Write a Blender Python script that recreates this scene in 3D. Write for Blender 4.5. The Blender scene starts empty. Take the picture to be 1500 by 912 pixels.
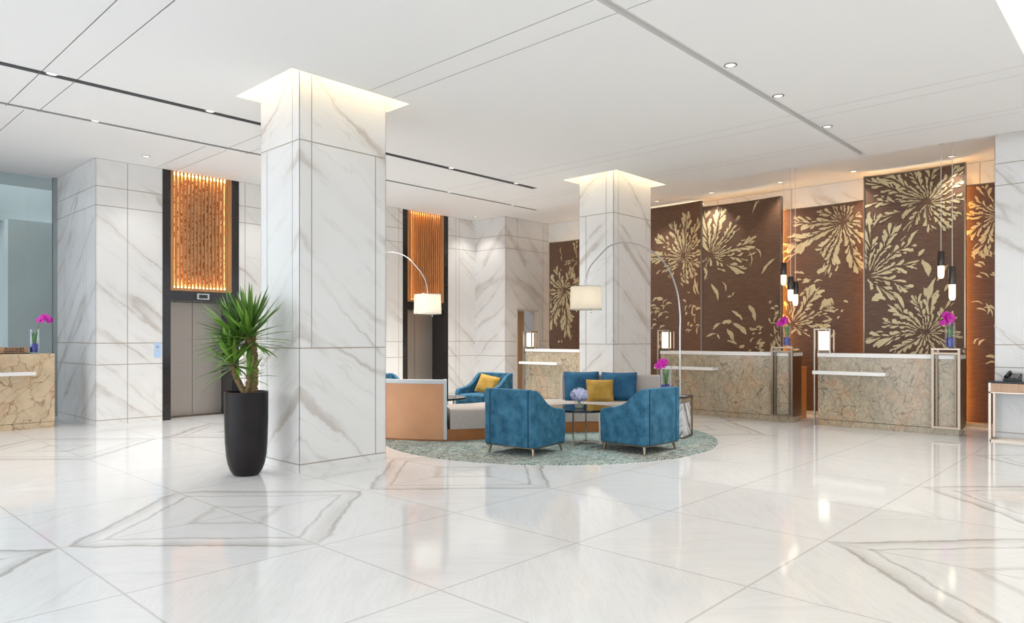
import bpy, math, random
from math import pi, sin, cos, radians, sqrt, atan2
from mathutils import Vector, Matrix

SC = bpy.context.scene
COL = SC.collection
# The hotel lobby is drawn on its own grid: x runs along the lift wall, y towards it, z up, metres.
EYE = 1.38
def W(a, b):
    """plan point measured from the survey station facing into the lobby -> room grid"""
    return (a * .6836 + b * .7299, -a * .7299 + b * .6836)

# ------------------------------------------------------------------ mesh helpers
class MB:
    def __init__(self):
        self.v, self.f, self.m, self.uv = [], [], [], []
        self.has_uv = False
    def add(self, vs, fs, m=0, uvs=None):
        o = len(self.v)
        self.v += [tuple(p) for p in vs]
        for k, f in enumerate(fs):
            self.f.append([i + o for i in f]); self.m.append(m)
            self.uv.append(uvs[k] if uvs else None)
        if uvs: self.has_uv = True
    def box(self, x0, x1, y0, y1, z0, z1, m=0):
        vs = [(x, y, z) for z in (z0, z1) for y in (y0, y1) for x in (x0, x1)]
        self.add(vs, [(0, 2, 3, 1), (4, 5, 7, 6), (0, 1, 5, 4), (2, 6, 7, 3), (0, 4, 6, 2), (1, 3, 7, 5)], m)
    def obox(self, c, s, rz=0, m=0, rx=0, ry=0):
        M = Matrix.Translation(Vector(c)) @ Matrix.Rotation(rz, 4, 'Z') @ Matrix.Rotation(ry, 4, 'Y') @ Matrix.Rotation(rx, 4, 'X')
        vs = [M @ Vector((x * s[0] / 2, y * s[1] / 2, z * s[2] / 2)) for z in (-1, 1) for y in (-1, 1) for x in (-1, 1)]
        self.add(vs, [(0, 2, 3, 1), (4, 5, 7, 6), (0, 1, 5, 4), (2, 6, 7, 3), (0, 4, 6, 2), (1, 3, 7, 5)], m)
    def prism(self, poly, z0, z1, m=0):
        n = len(poly)
        vs = [(p[0], p[1], z0) for p in poly] + [(p[0], p[1], z1) for p in poly]
        self.add(vs, [list(range(n))[::-1], list(range(n, 2 * n))] + [(i, (i + 1) % n, n + (i + 1) % n, n + i) for i in range(n)], m)
    def lathe(self, prof, seg=32, c=(0, 0, 0), m=0, cap0=True, cap1=True):
        vs, fs = [], []
        for r, z in prof:
            for k in range(seg):
                a = 2 * pi * k / seg
                vs.append((c[0] + r * cos(a), c[1] + r * sin(a), c[2] + z))
        for j in range(len(prof) - 1):
            for k in range(seg):
                k2 = (k + 1) % seg
                fs.append((j * seg + k, j * seg + k2, (j + 1) * seg + k2, (j + 1) * seg + k))
        if cap0: fs.append(list(range(seg))[::-1])
        if cap1: fs.append([(len(prof) - 1) * seg + k for k in range(seg)])
        self.add(vs, fs, m)
    def tube(self, pts, r, seg=10, m=0, closed=False):
        pts = [Vector(p) for p in pts]; n = len(pts)
        rr = r if isinstance(r, (list, tuple)) else [r] * n
        vs, fs, ref = [], [], None
        for i, p in enumerate(pts):
            if closed: t = pts[(i + 1) % n] - pts[i - 1]
            else: t = pts[min(i + 1, n - 1)] - pts[max(i - 1, 0)]
            t.normalize()
            if ref is None:
                ref = Vector((0, 0, 1)) if abs(t.z) < .9 else Vector((1, 0, 0))
            a = t.cross(ref)
            if a.length < 1e-6: a = t.orthogonal()
            a.normalize(); b = a.cross(t); b.normalize(); ref = b
            for k in range(seg):
                q = 2 * pi * k / seg
                vs.append(p + a * (rr[i] * cos(q)) + b * (rr[i] * sin(q)))
        for i in range(n if closed else n - 1):
            i2 = (i + 1) % n
            for k in range(seg):
                k2 = (k + 1) % seg
                fs.append((i * seg + k, i * seg + k2, i2 * seg + k2, i2 * seg + k))
        if not closed:
            fs.append(list(range(seg))); fs.append([(n - 1) * seg + k for k in range(seg)][::-1])
        self.add(vs, fs, m)
    def ball(self, c, r, seg=12, rings=8, m=0, sc=(1, 1, 1)):
        prof = []
        vs, fs = [], []
        for j in range(1, rings):
            a = pi * j / rings
            for k in range(seg):
                q = 2 * pi * k / seg
                vs.append((c[0] + sc[0] * r * sin(a) * cos(q), c[1] + sc[1] * r * sin(a) * sin(q), c[2] + sc[2] * r * cos(a)))
        for j in range(rings - 2):
            for k in range(seg):
                k2 = (k + 1) % seg
                fs.append((j * seg + k, (j + 1) * seg + k, (j + 1) * seg + k2, j * seg + k2))
        o = len(vs); vs += [(c[0], c[1], c[2] + r * sc[2]), (c[0], c[1], c[2] - r * sc[2])]
        for k in range(seg):
            k2 = (k + 1) % seg
            fs.append((o, k, k2)); fs.append((o + 1, (rings - 2) * seg + k2, (rings - 2) * seg + k))
        self.add(vs, fs, m)
    def build(self, name, mats, parent=None, loc=(0, 0, 0), rz=0, smooth=False, bevel=0, seg=2):
        me = bpy.data.meshes.new(name)
        me.from_pydata(self.v, [], self.f)
        if not isinstance(mats, (list, tuple)): mats = [mats]
        for mt in mats: me.materials.append(mt)
        me.polygons.foreach_set('material_index', self.m)
        if self.has_uv:
            l = me.uv_layers.new(name='UVMap')
            for p, uv in zip(me.polygons, self.uv):
                if uv:
                    for li, c in zip(p.loop_indices, uv): l.data[li].uv = c
        if smooth:
            me.polygons.foreach_set('use_smooth', [True] * len(me.polygons))
            me.set_sharp_from_angle(angle=radians(smooth if smooth is not True else 40))
        me.update()
        o = bpy.data.objects.new(name, me); COL.objects.link(o)
        o.location = loc; o.rotation_euler = (0, 0, rz)
        if parent: o.parent = parent
        if bevel:
            b = o.modifiers.new('bevel', 'BEVEL'); b.width = bevel; b.segments = seg; b.limit_method = 'ANGLE'; b.angle_limit = radians(35)
            me.polygons.foreach_set('use_smooth', [True] * len(me.polygons))
            b.harden_normals = True
        return o

def tag(o, label, cat, group=None):
    o['label'] = label; o['category'] = cat
    if group: o['group'] = group
    return o
def thing(name, label, cat, loc=(0, 0, 0), rz=0, group=None):
    o = bpy.data.objects.new(name, None); COL.objects.link(o)
    o.empty_display_size = .1; o.location = loc; o.rotation_euler = (0, 0, rz)
    return tag(o, label, cat, group)
def structure(o):
    o['kind'] = 'structure'; return o
def copy_tree(o, parent=None):
    c = o.copy(); COL.objects.link(c)
    if parent: c.parent = parent
    for ch in list(o.children): copy_tree(ch, c)
    return c

# ------------------------------------------------------------------ materials
def new_mat(name):
    m = bpy.data.materials.new(name); m.use_nodes = True
    nt = m.node_tree
    return m, nt, nt.nodes, nt.links, nt.nodes['Principled BSDF']
def mat(name, col, rough=.5, metal=0, spec=.5, noise=0, scale=8, emit=None, estr=0, sheen=0, coat=0, bump=0, trans=0, stretch=None):
    m, nt, N, L, b = new_mat(name)
    b.inputs['Base Color'].default_value = (*col, 1); b.inputs['Roughness'].default_value = rough
    b.inputs['Metallic'].default_value = metal; b.inputs['Specular IOR Level'].default_value = spec
    b.inputs['Coat Weight'].default_value = coat; b.inputs['Transmission Weight'].default_value = trans
    if sheen:
        b.inputs['Sheen Weight'].default_value = sheen; b.inputs['Sheen Roughness'].default_value = .4
        b.inputs['Sheen Tint'].default_value = (*[min(1, c * 2 + .2) for c in col], 1)
    if emit:
        b.inputs['Emission Color'].default_value = (*emit, 1); b.inputs['Emission Strength'].default_value = estr
    if noise or bump:
        tc = N.new('ShaderNodeTexCoord'); no = N.new('ShaderNodeTexNoise'); no.inputs['Scale'].default_value = scale
        no.inputs['Detail'].default_value = 5
        if stretch:
            mp = N.new('ShaderNodeMapping'); mp.inputs['Scale'].default_value = stretch
            L.new(tc.outputs['Object'], mp.inputs[0]); L.new(mp.outputs[0], no.inputs['Vector'])
        else: L.new(tc.outputs['Object'], no.inputs['Vector'])
        if noise:
            r = N.new('ShaderNodeValToRGB')
            r.color_ramp.elements[0].position = .3; r.color_ramp.elements[1].position = .7
            r.color_ramp.elements[0].color = (*[c * (1 - noise) for c in col], 1)
            r.color_ramp.elements[1].color = (*[min(1, c * (1 + noise)) for c in col], 1)
            L.new(no.outputs['Fac'], r.inputs[0]); L.new(r.outputs[0], b.inputs['Base Color'])
        if bump:
            bp = N.new('ShaderNodeBump'); bp.inputs['Strength'].default_value = bump; bp.inputs['Distance'].default_value = .01
            L.new(no.outputs['Fac'], bp.inputs['Height']); L.new(bp.outputs[0], b.inputs['Normal'])
    return m

def mth(N, L, op, a, b=None, c=None, clamp=False):
    n = N.new('ShaderNodeMath'); n.operation = op; n.use_clamp = clamp
    for i, x in enumerate((a, b, c)):
        if x is None: continue
        if isinstance(x, (int, float)): n.inputs[i].default_value = x
        else: L.new(x, n.inputs[i])
    return n.outputs[0]
def comb(N, L, x, y, z=0):
    n = N.new('ShaderNodeCombineXYZ')
    for i, q in enumerate((x, y, z)):
        if isinstance(q, (int, float)): n.inputs[i].default_value = q
        else: L.new(q, n.inputs[i])
    return n.outputs[0]
def noi(N, L, vec, scale=1, detail=3, rough=.5, dist=0):
    n = N.new('ShaderNodeTexNoise'); n.inputs['Scale'].default_value = scale; n.inputs['Detail'].default_value = detail
    n.inputs['Roughness'].default_value = rough; n.inputs['Distortion'].default_value = dist
    L.new(vec, n.inputs['Vector']); return n.outputs['Fac']
def ridge(N, L, fac, width, centre=.5):
    d = mth(N, L, 'ABSOLUTE', mth(N, L, 'SUBTRACT', fac, centre))
    return mth(N, L, 'SUBTRACT', 1, mth(N, L, 'DIVIDE', d, width), clamp=True)
def mixc(N, L, fac, a, b):
    n = N.new('ShaderNodeMix'); n.data_type = 'RGBA'
    if isinstance(fac, (int, float)): n.inputs[0].default_value = fac
    else: L.new(fac, n.inputs[0])
    for i, q in ((6, a), (7, b)):
        if isinstance(q, tuple): n.inputs[i].default_value = (*q, 1)
        else: L.new(q, n.inputs[i])
    return n.outputs[2]

def wall_marble():
    m, nt, N, L, b = new_mat('book_matched_white_marble')
    uv = N.new('ShaderNodeUVMap'); sp = N.new('ShaderNodeSeparateXYZ'); L.new(uv.outputs[0], sp.inputs[0])
    p, z = sp.outputs[0], sp.outputs[1]
    s = mth(N, L, 'ADD', z, mth(N, L, 'MULTIPLY', p, .78))       # across the veins
    t = mth(N, L, 'SUBTRACT', p, mth(N, L, 'MULTIPLY', z, .78))  # along the veins
    warp = noi(N, L, comb(N, L, p, z, 3.3), 1.3, 4, .55)
    s2 = mth(N, L, 'ADD', s, mth(N, L, 'MULTIPLY', mth(N, L, 'SUBTRACT', warp, .5), .40))
    jag = noi(N, L, comb(N, L, p, z, 21), 9, 4, .65)
    s2 = mth(N, L, 'ADD', s2, mth(N, L, 'MULTIPLY', mth(N, L, 'SUBTRACT', jag, .5), .07))
    f1 = noi(N, L, comb(N, L, s2, mth(N, L, 'MULTIPLY', t, .10), 1.7), 1.15, 2, .5)
    f2 = noi(N, L, comb(N, L, s2, mth(N, L, 'MULTIPLY', t, .14), 9.1), 2.6, 3, .55)
    msk = noi(N, L, comb(N, L, p, z, 7.7), 1.5, 3)
    msk = mth(N, L, 'MULTIPLY', mth(N, L, 'SUBTRACT', msk, .40), 5, clamp=True)
    fine = noi(N, L, comb(N, L, mth(N, L, 'MULTIPLY', s2, 6), t, 2), 2.2, 5, .6)
    v1 = mth(N, L, 'MULTIPLY', mth(N, L, 'POWER', ridge(N, L, f1, .022), 1.2), mth(N, L, 'ADD', msk, .18))
    v1 = mth(N, L, 'MULTIPLY', v1, mth(N, L, 'MULTIPLY', fine, 1.5))
    v2 = mth(N, L, 'MULTIPLY', ridge(N, L, f2, .022), mth(N, L, 'MULTIPLY', msk, .32))
    v3 = mth(N, L, 'MULTIPLY', mth(N, L, 'POWER', ridge(N, L, f1, .12), 1.6), mth(N, L, 'ADD', .05, mth(N, L, 'MULTIPLY', msk, .20)))
    vv = mth(N, L, 'ADD', mth(N, L, 'ADD', v1, v2), v3, clamp=True)
    cloud = noi(N, L, comb(N, L, mth(N, L, 'MULTIPLY', s, 1.5), t, 5), .8, 4)
    base = mixc(N, L, cloud, (.82, .815, .80), (.75, .745, .73))
    tint = mixc(N, L, noi(N, L, comb(N, L, p, z, 11), .9, 2), (.40, .37, .345), (.47, .38, .29))
    L.new(mixc(N, L, mth(N, L, 'MULTIPLY', vv, .60), base, tint), b.inputs['Base Color'])
    b.inputs['Roughness'].default_value = .16; b.inputs['Specular IOR Level'].default_value = .4
    return m

def floor_marble():
    m, nt, N, L, b = new_mat('book_matched_floor_marble')
    g = N.new('ShaderNodeNewGeometry'); sp = N.new('ShaderNodeSeparateXYZ'); L.new(g.outputs['Position'], sp.inputs[0])
    T = 1.2
    a = mth(N, L, 'DIVIDE', mth(N, L, 'SUBTRACT', sp.outputs[0], 2.536), T)
    c = mth(N, L, 'DIVIDE', mth(N, L, 'SUBTRACT', sp.outputs[1], 2.912), T)
    ma = mth(N, L, 'PINGPONG', a, 1.0); mc = mth(N, L, 'PINGPONG', c, 1.0)
    strong = mth(N, L, 'MULTIPLY', mth(N, L, 'SUBTRACT', mth(N, L, 'PINGPONG', c, 2.0), .95), 4, clamp=True)
    s = mth(N, L, 'ADD', ma, mc); d = mth(N, L, 'SUBTRACT', ma, mc)
    ro = mth(N, L, 'ADD', mth(N, L, 'FLOOR', mth(N, L, 'DIVIDE', mth(N, L, 'ADD', c, 1), 2)), 0)   # one book per pair of rows
    co = mth(N, L, 'FLOOR', mth(N, L, 'DIVIDE', mth(N, L, 'ADD', a, 1), 2))
    book = mth(N, L, 'ADD', mth(N, L, 'MULTIPLY', ro, 3.17), mth(N, L, 'MULTIPLY', co, 7.31))
    w = noi(N, L, comb(N, L, ma, mc, book), 2.2, 4, .55)
    w2 = noi(N, L, comb(N, L, ma, mc, mth(N, L, 'ADD', book, 40)), 9, 3, .6)
    s2 = mth(N, L, 'ADD', mth(N, L, 'ADD', s, mth(N, L, 'MULTIPLY', mth(N, L, 'SUBTRACT', w, .5), .22)), mth(N, L, 'MULTIPLY', mth(N, L, 'SUBTRACT', w2, .5), .05))
    k = noi(N, L, comb(N, L, mth(N, L, 'MULTIPLY', s2, 3), d, book), 2.5, 4, .6)
    va = mth(N, L, 'MULTIPLY', ridge(N, L, s2, .034, .96), 1.25)
    va2 = mth(N, L, 'MULTIPLY', ridge(N, L, s2, .09, .92), .5)
    vb = mth(N, L, 'MULTIPLY', ridge(N, L, s2, .026, .76), 1.15)
    vd = mth(N, L, 'MULTIPLY', ridge(N, L, s2, .06, .30), .7)
    ve = mth(N, L, 'MULTIPLY', ridge(N, L, s2, .03, 1.62), .25)
    v = mth(N, L, 'ADD', mth(N, L, 'ADD', va, va2), mth(N, L, 'ADD', mth(N, L, 'ADD', vb, vd), ve))
    v = mth(N, L, 'MULTIPLY', v, mth(N, L, 'ADD', mth(N, L, 'MULTIPLY', strong, .95), .05))
    v = mth(N, L, 'MULTIPLY', v, mth(N, L, 'ADD', mth(N, L, 'MULTIPLY', k, 1.1), .15))
    st = noi(N, L, comb(N, L, mth(N, L, 'MULTIPLY', s2, 9), mth(N, L, 'MULTIPLY', d, .7), book), 1.6, 5, .62)
    st = mth(N, L, 'MULTIPLY', ridge(N, L, st, .05), .12)
    v = mth(N, L, 'ADD', v, st, clamp=True)
    cl = noi(N, L, comb(N, L, mth(N, L, 'MULTIPLY', s2, 2.5), d, book), 1.1, 4)
    base = mixc(N, L, cl, (.83, .832, .835), (.76, .758, .755))
    colr = mixc(N, L, mth(N, L, 'MULTIPLY', v, .75), base, (.36, .33, .30))
    ea = mth(N, L, 'MINIMUM', ma, mth(N, L, 'SUBTRACT', 1, ma)); ec = mth(N, L, 'MINIMUM', mc, mth(N, L, 'SUBTRACT', 1, mc))
    e = mth(N, L, 'MINIMUM', ea, ec)
    gr = mth(N, L, 'SUBTRACT', 1, mth(N, L, 'DIVIDE', e, .0085), clamp=True)
    colr = mixc(N, L, mth(N, L, 'MULTIPLY', gr, .62), colr, (.38, .36, .34))
    L.new(colr, b.inputs['Base Color'])
    b.inputs['Roughness'].default_value = .07; b.inputs['Specular IOR Level'].default_value = .5
    return m

def gold_marble(name, warm):
    """olive and gold stone with a net of dark cracks"""
    m, nt, N, L, b = new_mat(name)
    tc = N.new('ShaderNodeTexCoord'); mp = N.new('ShaderNodeMapping'); L.new(tc.outputs['Object'], mp.inputs[0])
    mp.inputs['Rotation'].default_value = (.5, .6, .5); mp.inputs['Scale'].default_value = (1, 1, 1.0)
    P = mp.outputs[0]
    n1 = N.new('ShaderNodeTexNoise'); n1.inputs['Scale'].default_value = 2.2; n1.inputs['Detail'].default_value = 4; L.new(P, n1.inputs['Vector'])
    va = N.new('ShaderNodeVectorMath'); va.operation = 'MULTIPLY_ADD'; L.new(n1.outputs['Color'], va.inputs[0]); va.inputs[1].default_value = (.45, .45, .45); L.new(P, va.inputs[2])
    mp2 = N.new('ShaderNodeMapping'); L.new(va.outputs[0], mp2.inputs[0]); mp2.inputs['Scale'].default_value = (2.6, 13, 8)
    vo = N.new('ShaderNodeTexVoronoi'); vo.feature = 'DISTANCE_TO_EDGE'; vo.inputs['Scale'].default_value = .8; L.new(mp2.outputs[0], vo.inputs['Vector'])
    cr = mth(N, L, 'SUBTRACT', 1, mth(N, L, 'DIVIDE', vo.outputs['Distance'], .042), clamp=True)
    mp3 = N.new('ShaderNodeMapping'); L.new(va.outputs[0], mp3.inputs[0]); mp3.inputs['Scale'].default_value = (4, 16, 20); mp3.inputs['Rotation'].default_value = (.9, .2, .7)
    vo2 = N.new('ShaderNodeTexVoronoi'); vo2.feature = 'DISTANCE_TO_EDGE'; vo2.inputs['Scale'].default_value = .9; L.new(mp3.outputs[0], vo2.inputs['Vector'])
    cr2 = mth(N, L, 'SUBTRACT', 1, mth(N, L, 'DIVIDE', vo2.outputs['Distance'], .05), clamp=True)
    big = noi(N, L, P, 2.2, 4, .6, .6); med = noi(N, L, P, 5, 6, .65, .8)
    green = (.33, .29, .21) if not warm else (.52, .41, .27)
    cream = (.46, .37, .26) if not warm else (.68, .52, .33)
    rust = (.48, .25, .12)
    r = mth(N, L, 'MULTIPLY', mth(N, L, 'SUBTRACT', med, .38), 3.2, clamp=True)
    c0 = mixc(N, L, r, green, cream)
    c1 = mixc(N, L, mth(N, L, 'MULTIPLY', mth(N, L, 'SUBTRACT', big, .53), 6 if not warm else 7, clamp=True), c0, mixc(N, L, .55, c0, rust))
    c2 = mixc(N, L, mth(N, L, 'MULTIPLY', cr2, .65), c1, (.62, .50, .36))
    gate = mth(N, L, 'MULTIPLY', mth(N, L, 'SUBTRACT', noi(N, L, P, 3.1, 3), .30), 5, clamp=True)
    c3 = mixc(N, L, mth(N, L, 'MULTIPLY', mth(N, L, 'MULTIPLY', cr, gate), .85), c2, (.15, .105, .07) if not warm else (.22, .11, .05))
    L.new(c3, b.inputs['Base Color']); b.inputs['Roughness'].default_value = .18
    return m

def wood(name, c1, c2, axis='Z', rough=.35):
    m, nt, N, L, b = new_mat(name)
    tc = N.new('ShaderNodeTexCoord'); mp = N.new('ShaderNodeMapping'); L.new(tc.outputs['Object'], mp.inputs[0])
    mp.inputs['Scale'].default_value = {'Z': (22, 22, 1.2), 'X': (1.2, 22, 22), 'Y': (22, 1.2, 22)}[axis]
    n = noi(N, L, mp.outputs[0], 2, 5, .6, .4)
    L.new(mixc(N, L, mth(N, L, 'MULTIPLY', mth(N, L, 'SUBTRACT', n, .3), 2.4, clamp=True), c1, c2), b.inputs['Base Color'])
    b.inputs['Roughness'].default_value = rough
    return m

def rug_mat():
    m, nt, N, L, b = new_mat('woven_teal_rug')
    tc = N.new('ShaderNodeTexCoord'); P = tc.outputs['Object']
    big = noi(N, L, P, .7, 3); med = noi(N, L, P, 3.5, 6, .7, 2.0)
    mp = N.new('ShaderNodeMapping'); L.new(P, mp.inputs[0]); mp.inputs['Rotation'].default_value = (0, 0, .5); mp.inputs['Scale'].default_value = (2, 9, 1)
    st = noi(N, L, mp.outputs[0], 2.2, 6, .7, 2.5); fine = noi(N, L, P, 90, 2)
    c = mixc(N, L, mth(N, L, 'MULTIPLY', mth(N, L, 'SUBTRACT', big, .38), 4.5, clamp=True), (.09, .10, .085), (.12, .28, .30))
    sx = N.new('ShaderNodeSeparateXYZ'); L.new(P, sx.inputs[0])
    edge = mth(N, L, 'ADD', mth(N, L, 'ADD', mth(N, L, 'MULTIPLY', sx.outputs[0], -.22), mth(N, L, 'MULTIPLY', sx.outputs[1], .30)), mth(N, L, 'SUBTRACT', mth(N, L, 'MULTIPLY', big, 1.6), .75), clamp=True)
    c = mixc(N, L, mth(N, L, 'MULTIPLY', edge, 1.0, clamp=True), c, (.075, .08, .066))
    c = mixc(N, L, mth(N, L, 'MULTIPLY', mth(N, L, 'SUBTRACT', med, .52), 7, clamp=True), c, (.26, .36, .355))
    c = mixc(N, L, mth(N, L, 'MULTIPLY', ridge(N, L, st, .055), 1.0), c, (.70, .70, .62))
    c = mixc(N, L, mth(N, L, 'MULTIPLY', ridge(N, L, med, .03, .42), .6), c, (.10, .16, .17))
    c = mixc(N, L, mth(N, L, 'MULTIPLY', fine, .3), c, (.12, .14, .13))
    L.new(c, b.inputs['Base Color']); b.inputs['Roughness'].default_value = .95; b.inputs['Specular IOR Level'].default_value = .1
    bp = N.new('ShaderNodeBump'); bp.inputs['Strength'].default_value = .5; bp.inputs['Distance'].default_value = .006
    L.new(med, bp.inputs['Height']); L.new(bp.outputs[0], b.inputs['Normal'])
    return m

def velvet(name, dark, light, scale=5):
    m, nt, N, L, b = new_mat(name)
    tc = N.new('ShaderNodeTexCoord')
    n = noi(N, L, tc.outputs['Object'], scale, 6, .62, .15)
    L.new(mixc(N, L, mth(N, L, 'MULTIPLY', mth(N, L, 'SUBTRACT', n, .33), 3, clamp=True), dark, light), b.inputs['Base Color'])
    b.inputs['Roughness'].default_value = .75; b.inputs['Sheen Weight'].default_value = .8; b.inputs['Sheen Roughness'].default_value = .35
    b.inputs['Sheen Tint'].default_value = (*[min(1, c * 1.5 + .08) for c in light], 1)
    b.inputs['Specular IOR Level'].default_value = .2
    return m

def steel_mat():
    m, nt, N, L, b = new_mat('brushed_steel')
    tc = N.new('ShaderNodeTexCoord'); mp = N.new('ShaderNodeMapping'); L.new(tc.outputs['Object'], mp.inputs[0]); mp.inputs['Scale'].default_value = (1, 1, 60)
    n = noi(N, L, mp.outputs[0], 3, 4)
    L.new(mixc(N, L, n, (.37, .33, .29), (.47, .43, .385)), b.inputs['Base Color'])
    b.inputs['Metallic'].default_value = .75; b.inputs['Roughness'].default_value = .40
    b.inputs['Anisotropic'].default_value = .6
    return m

def mosaic_mat():
    m, nt, N, L, b = new_mat('gold_leaf_mosaic')
    tc = N.new('ShaderNodeTexCoord'); mp = N.new('ShaderNodeMapping'); L.new(tc.outputs['Object'], mp.inputs[0]); mp.inputs['Scale'].default_value = (55, 55, 26)
    vo = N.new('ShaderNodeTexVoronoi'); vo.inputs['Scale'].default_value = 1.0; L.new(mp.outputs[0], vo.inputs['Vector'])
    sp = N.new('ShaderNodeSeparateColor'); L.new(vo.outputs['Color'], sp.inputs[0])
    g = mth(N, L, 'GREATER_THAN', sp.outputs[0], .62)
    c = mixc(N, L, g, (.90, .80, .64), (.26, .11, .035))
    L.new(c, b.inputs['Base Color']); b.inputs['Roughness'].default_value = .4; b.inputs['Metallic'].default_value = .0
    return m

def clear_glass(name, tint=(1, 1, 1), gl=.12):
    m, nt, N, L, b = new_mat(name)
    N.remove(b); out = N['Material Output']
    tr = N.new('ShaderNodeBsdfTransparent'); tr.inputs[0].default_value = (*tint, 1)
    gs = N.new('ShaderNodeBsdfGlossy'); gs.inputs['Roughness'].default_value = .02; gs.inputs[0].default_value = (1, 1, 1, 1)
    fr = N.new('ShaderNodeFresnel'); fr.inputs[0].default_value = 1.45
    f = mth(N, L, 'MULTIPLY', fr.outputs[0], gl, clamp=True)
    mx = N.new('ShaderNodeMixShader'); L.new(f, mx.inputs[0]); L.new(tr.outputs[0], mx.inputs[1]); L.new(gs.outputs[0], mx.inputs[2])
    L.new(mx.outputs[0], out.inputs[0])
    return m

def shade_mat():
    m, nt, N, L, b = new_mat('sheer_lamp_fabric')
    out = N['Material Output']; N.remove(b)
    d = N.new('ShaderNodeBsdfDiffuse'); d.inputs[0].default_value = (.74, .70, .62, 1)
    t = N.new('ShaderNodeBsdfTranslucent'); t.inputs[0].default_value = (.74, .70, .62, 1)
    mx = N.new('ShaderNodeMixShader'); mx.inputs[0].default_value = .5; L.new(d.outputs[0], mx.inputs[1]); L.new(t.outputs[0], mx.inputs[2])
    L.new(mx.outputs[0], out.inputs[0])
    return m

M_MARBLE = wall_marble(); M_FLOOR = floor_marble()
M_GOLD = gold_marble('olive_gold_stone', False); M_GOLDW = gold_marble('amber_gold_stone', True)
M_JOINT = mat('bronze_joint', (.40, .34, .275), .5)
M_CEIL = mat('white_ceiling_paint', (.86, .855, .845), .8, spec=.2)
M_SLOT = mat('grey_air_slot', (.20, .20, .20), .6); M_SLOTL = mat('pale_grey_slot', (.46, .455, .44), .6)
M_BLACK = mat('black_granite', (.022, .020, .020), .12, noise=.4, scale=60)
M_STEEL = steel_mat(); M_MOSAIC = mosaic_mat()
M_SLAT = wood('amber_slat_wood', (.40, .17, .055), (.54, .26, .095)); M_SLATD = wood('orange_cabinet_wood', (.36, .15, .04), (.50, .24, .08))
M_TAN = wood('tan_door_wood', (.42, .25, .13), (.52, .33, .18)); M_TANX = wood('tan_drawer_wood', (.44, .27, .17), (.60, .40, .27), 'Z')
M_BRONZE = mat('brushed_bronze', (.32, .255, .19), .32, 1.0); M_BRONZED = mat('dark_bronze', (.20, .155, .115), .35, .9)
M_BRONZEL = mat('pale_bronze', (.50, .42, .34), .34, 1.0)
M_WHITE = mat('white_stone_top', (.82, .80, .78), .2)
M_PANEL = mat('brown_straw_panel', (.125, .060, .031), .5, noise=.26, scale=3, stretch=(2, 2, 16), bump=.05)
M_INLAY = mat('pale_gold_inlay', (.58, .48, .275), .38, .25, noise=.12, scale=4)
M_LED = mat('amber_light_strip', (1, .6, .25), .5, emit=(1.0, .46, .09), estr=26)
M_COVE = mat('warm_cove_strip', (1, .8, .5), .5, emit=(1.0, .82, .50), estr=16)
M_TOPLED = mat('soft_top_strip', (1, .85, .6), .5, emit=(1.0, .84, .58), estr=5)
M_COFFER = mat('luminous_coffer', (1, .95, .8), .5, emit=(1.0, .90, .70), estr=.85)
M_SLATLED = mat('golden_light_strip', (1, .7, .3), .5, emit=(1.0, .66, .26), estr=22)
M_COPPER = mat('copper_leather', (.56, .285, .145), .42, noise=.10, scale=2); M_COPPERD = mat('burnt_copper_plinth', (.36, .135, .04), .35, .2, noise=.15, scale=3)
M_SEAT = mat('taupe_weave', (.44, .40, .37), .9, noise=.06, scale=40, spec=.15); M_TRIM = mat('ice_grey_leather', (.52, .55, .58), .5)
M_VELVET = velvet('blue_velvet', (.012, .072, .125), (.052, .172, .275), 8); M_VELVETD = mat('blue_velvet_seam', (.012, .075, .14), .8)
M_PILB = velvet('deep_blue_velvet', (.016, .070, .150), (.035, .140, .255)); M_PILY = velvet('mustard_velvet', (.36, .205, .030), (.50, .32, .085), 7)
M_RUG = rug_mat()
M_TTOP = mat('black_glass_top', (.010, .014, .020), .03, spec=.3); M_POT = mat('charcoal_pot', (.017, .014, .014), .34, noise=.15, scale=6, spec=.2)
M_SOIL = mat('dark_soil', (.05, .035, .02), .95, noise=.5, scale=40, bump=.6); M_TRUNK = mat('yucca_bark', (.20, .135, .06), .9, noise=.55, scale=28, bump=.8, stretch=(1, 1, 2.5))
M_LEAF = mat('yucca_leaf', (.085, .20, .022), .42, noise=.45, scale=5); M_LEAF2 = mat('yucca_leaf_pale', (.17, .30, .045), .42, noise=.3, scale=5)
M_ORCHID = mat('magenta_petal', (.62, .02, .42), .5, noise=.25, scale=30); M_ORCHIDC = mat('dark_petal_throat', (.32, .01, .18), .5)
M_STEM = mat('orchid_stem', (.22, .26, .08), .5); M_OLEAF = mat('orchid_leaf', (.07, .24, .03), .35, noise=.3, scale=10)
M_BEAD = mat('cobalt_beads', (.03, .04, .36), .2, noise=.5, scale=50); M_GLASS = clear_glass('clear_vase_glass', (.97, .98, .985), .55)
M_PANE = clear_glass('blue_tinted_pane', (.84, .90, .90), .9)
M_HYD = mat('lilac_floret', (.38, .40, .66), .6, noise=.35, scale=18); M_HYD2 = mat('pale_floret', (.60, .62, .80), .6)
M_SHADE = shade_mat(); M_BULB = mat('warm_bulb', (1, .9, .7), .5, emit=(1, .86, .66), estr=22)
M_FROST = mat('glowing_frosted_glass', (.95, .9, .8), .4, emit=(1, .80, .52), estr=1.05)
M_LANT = mat('glowing_lantern_block', (.95, .93, .85), .3, emit=(1, .88, .66), estr=.95)
M_SMOKE = mat('smoked_metal', (.07, .06, .055), .25, .8); M_CHROME = mat('chrome', (.58, .56, .55), .22, 1.0)
M_WIRE = mat('pale_wire', (.72, .66, .58), .5); M_PLASTIC = mat('black_plastic', (.012, .012, .014), .35)
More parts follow.
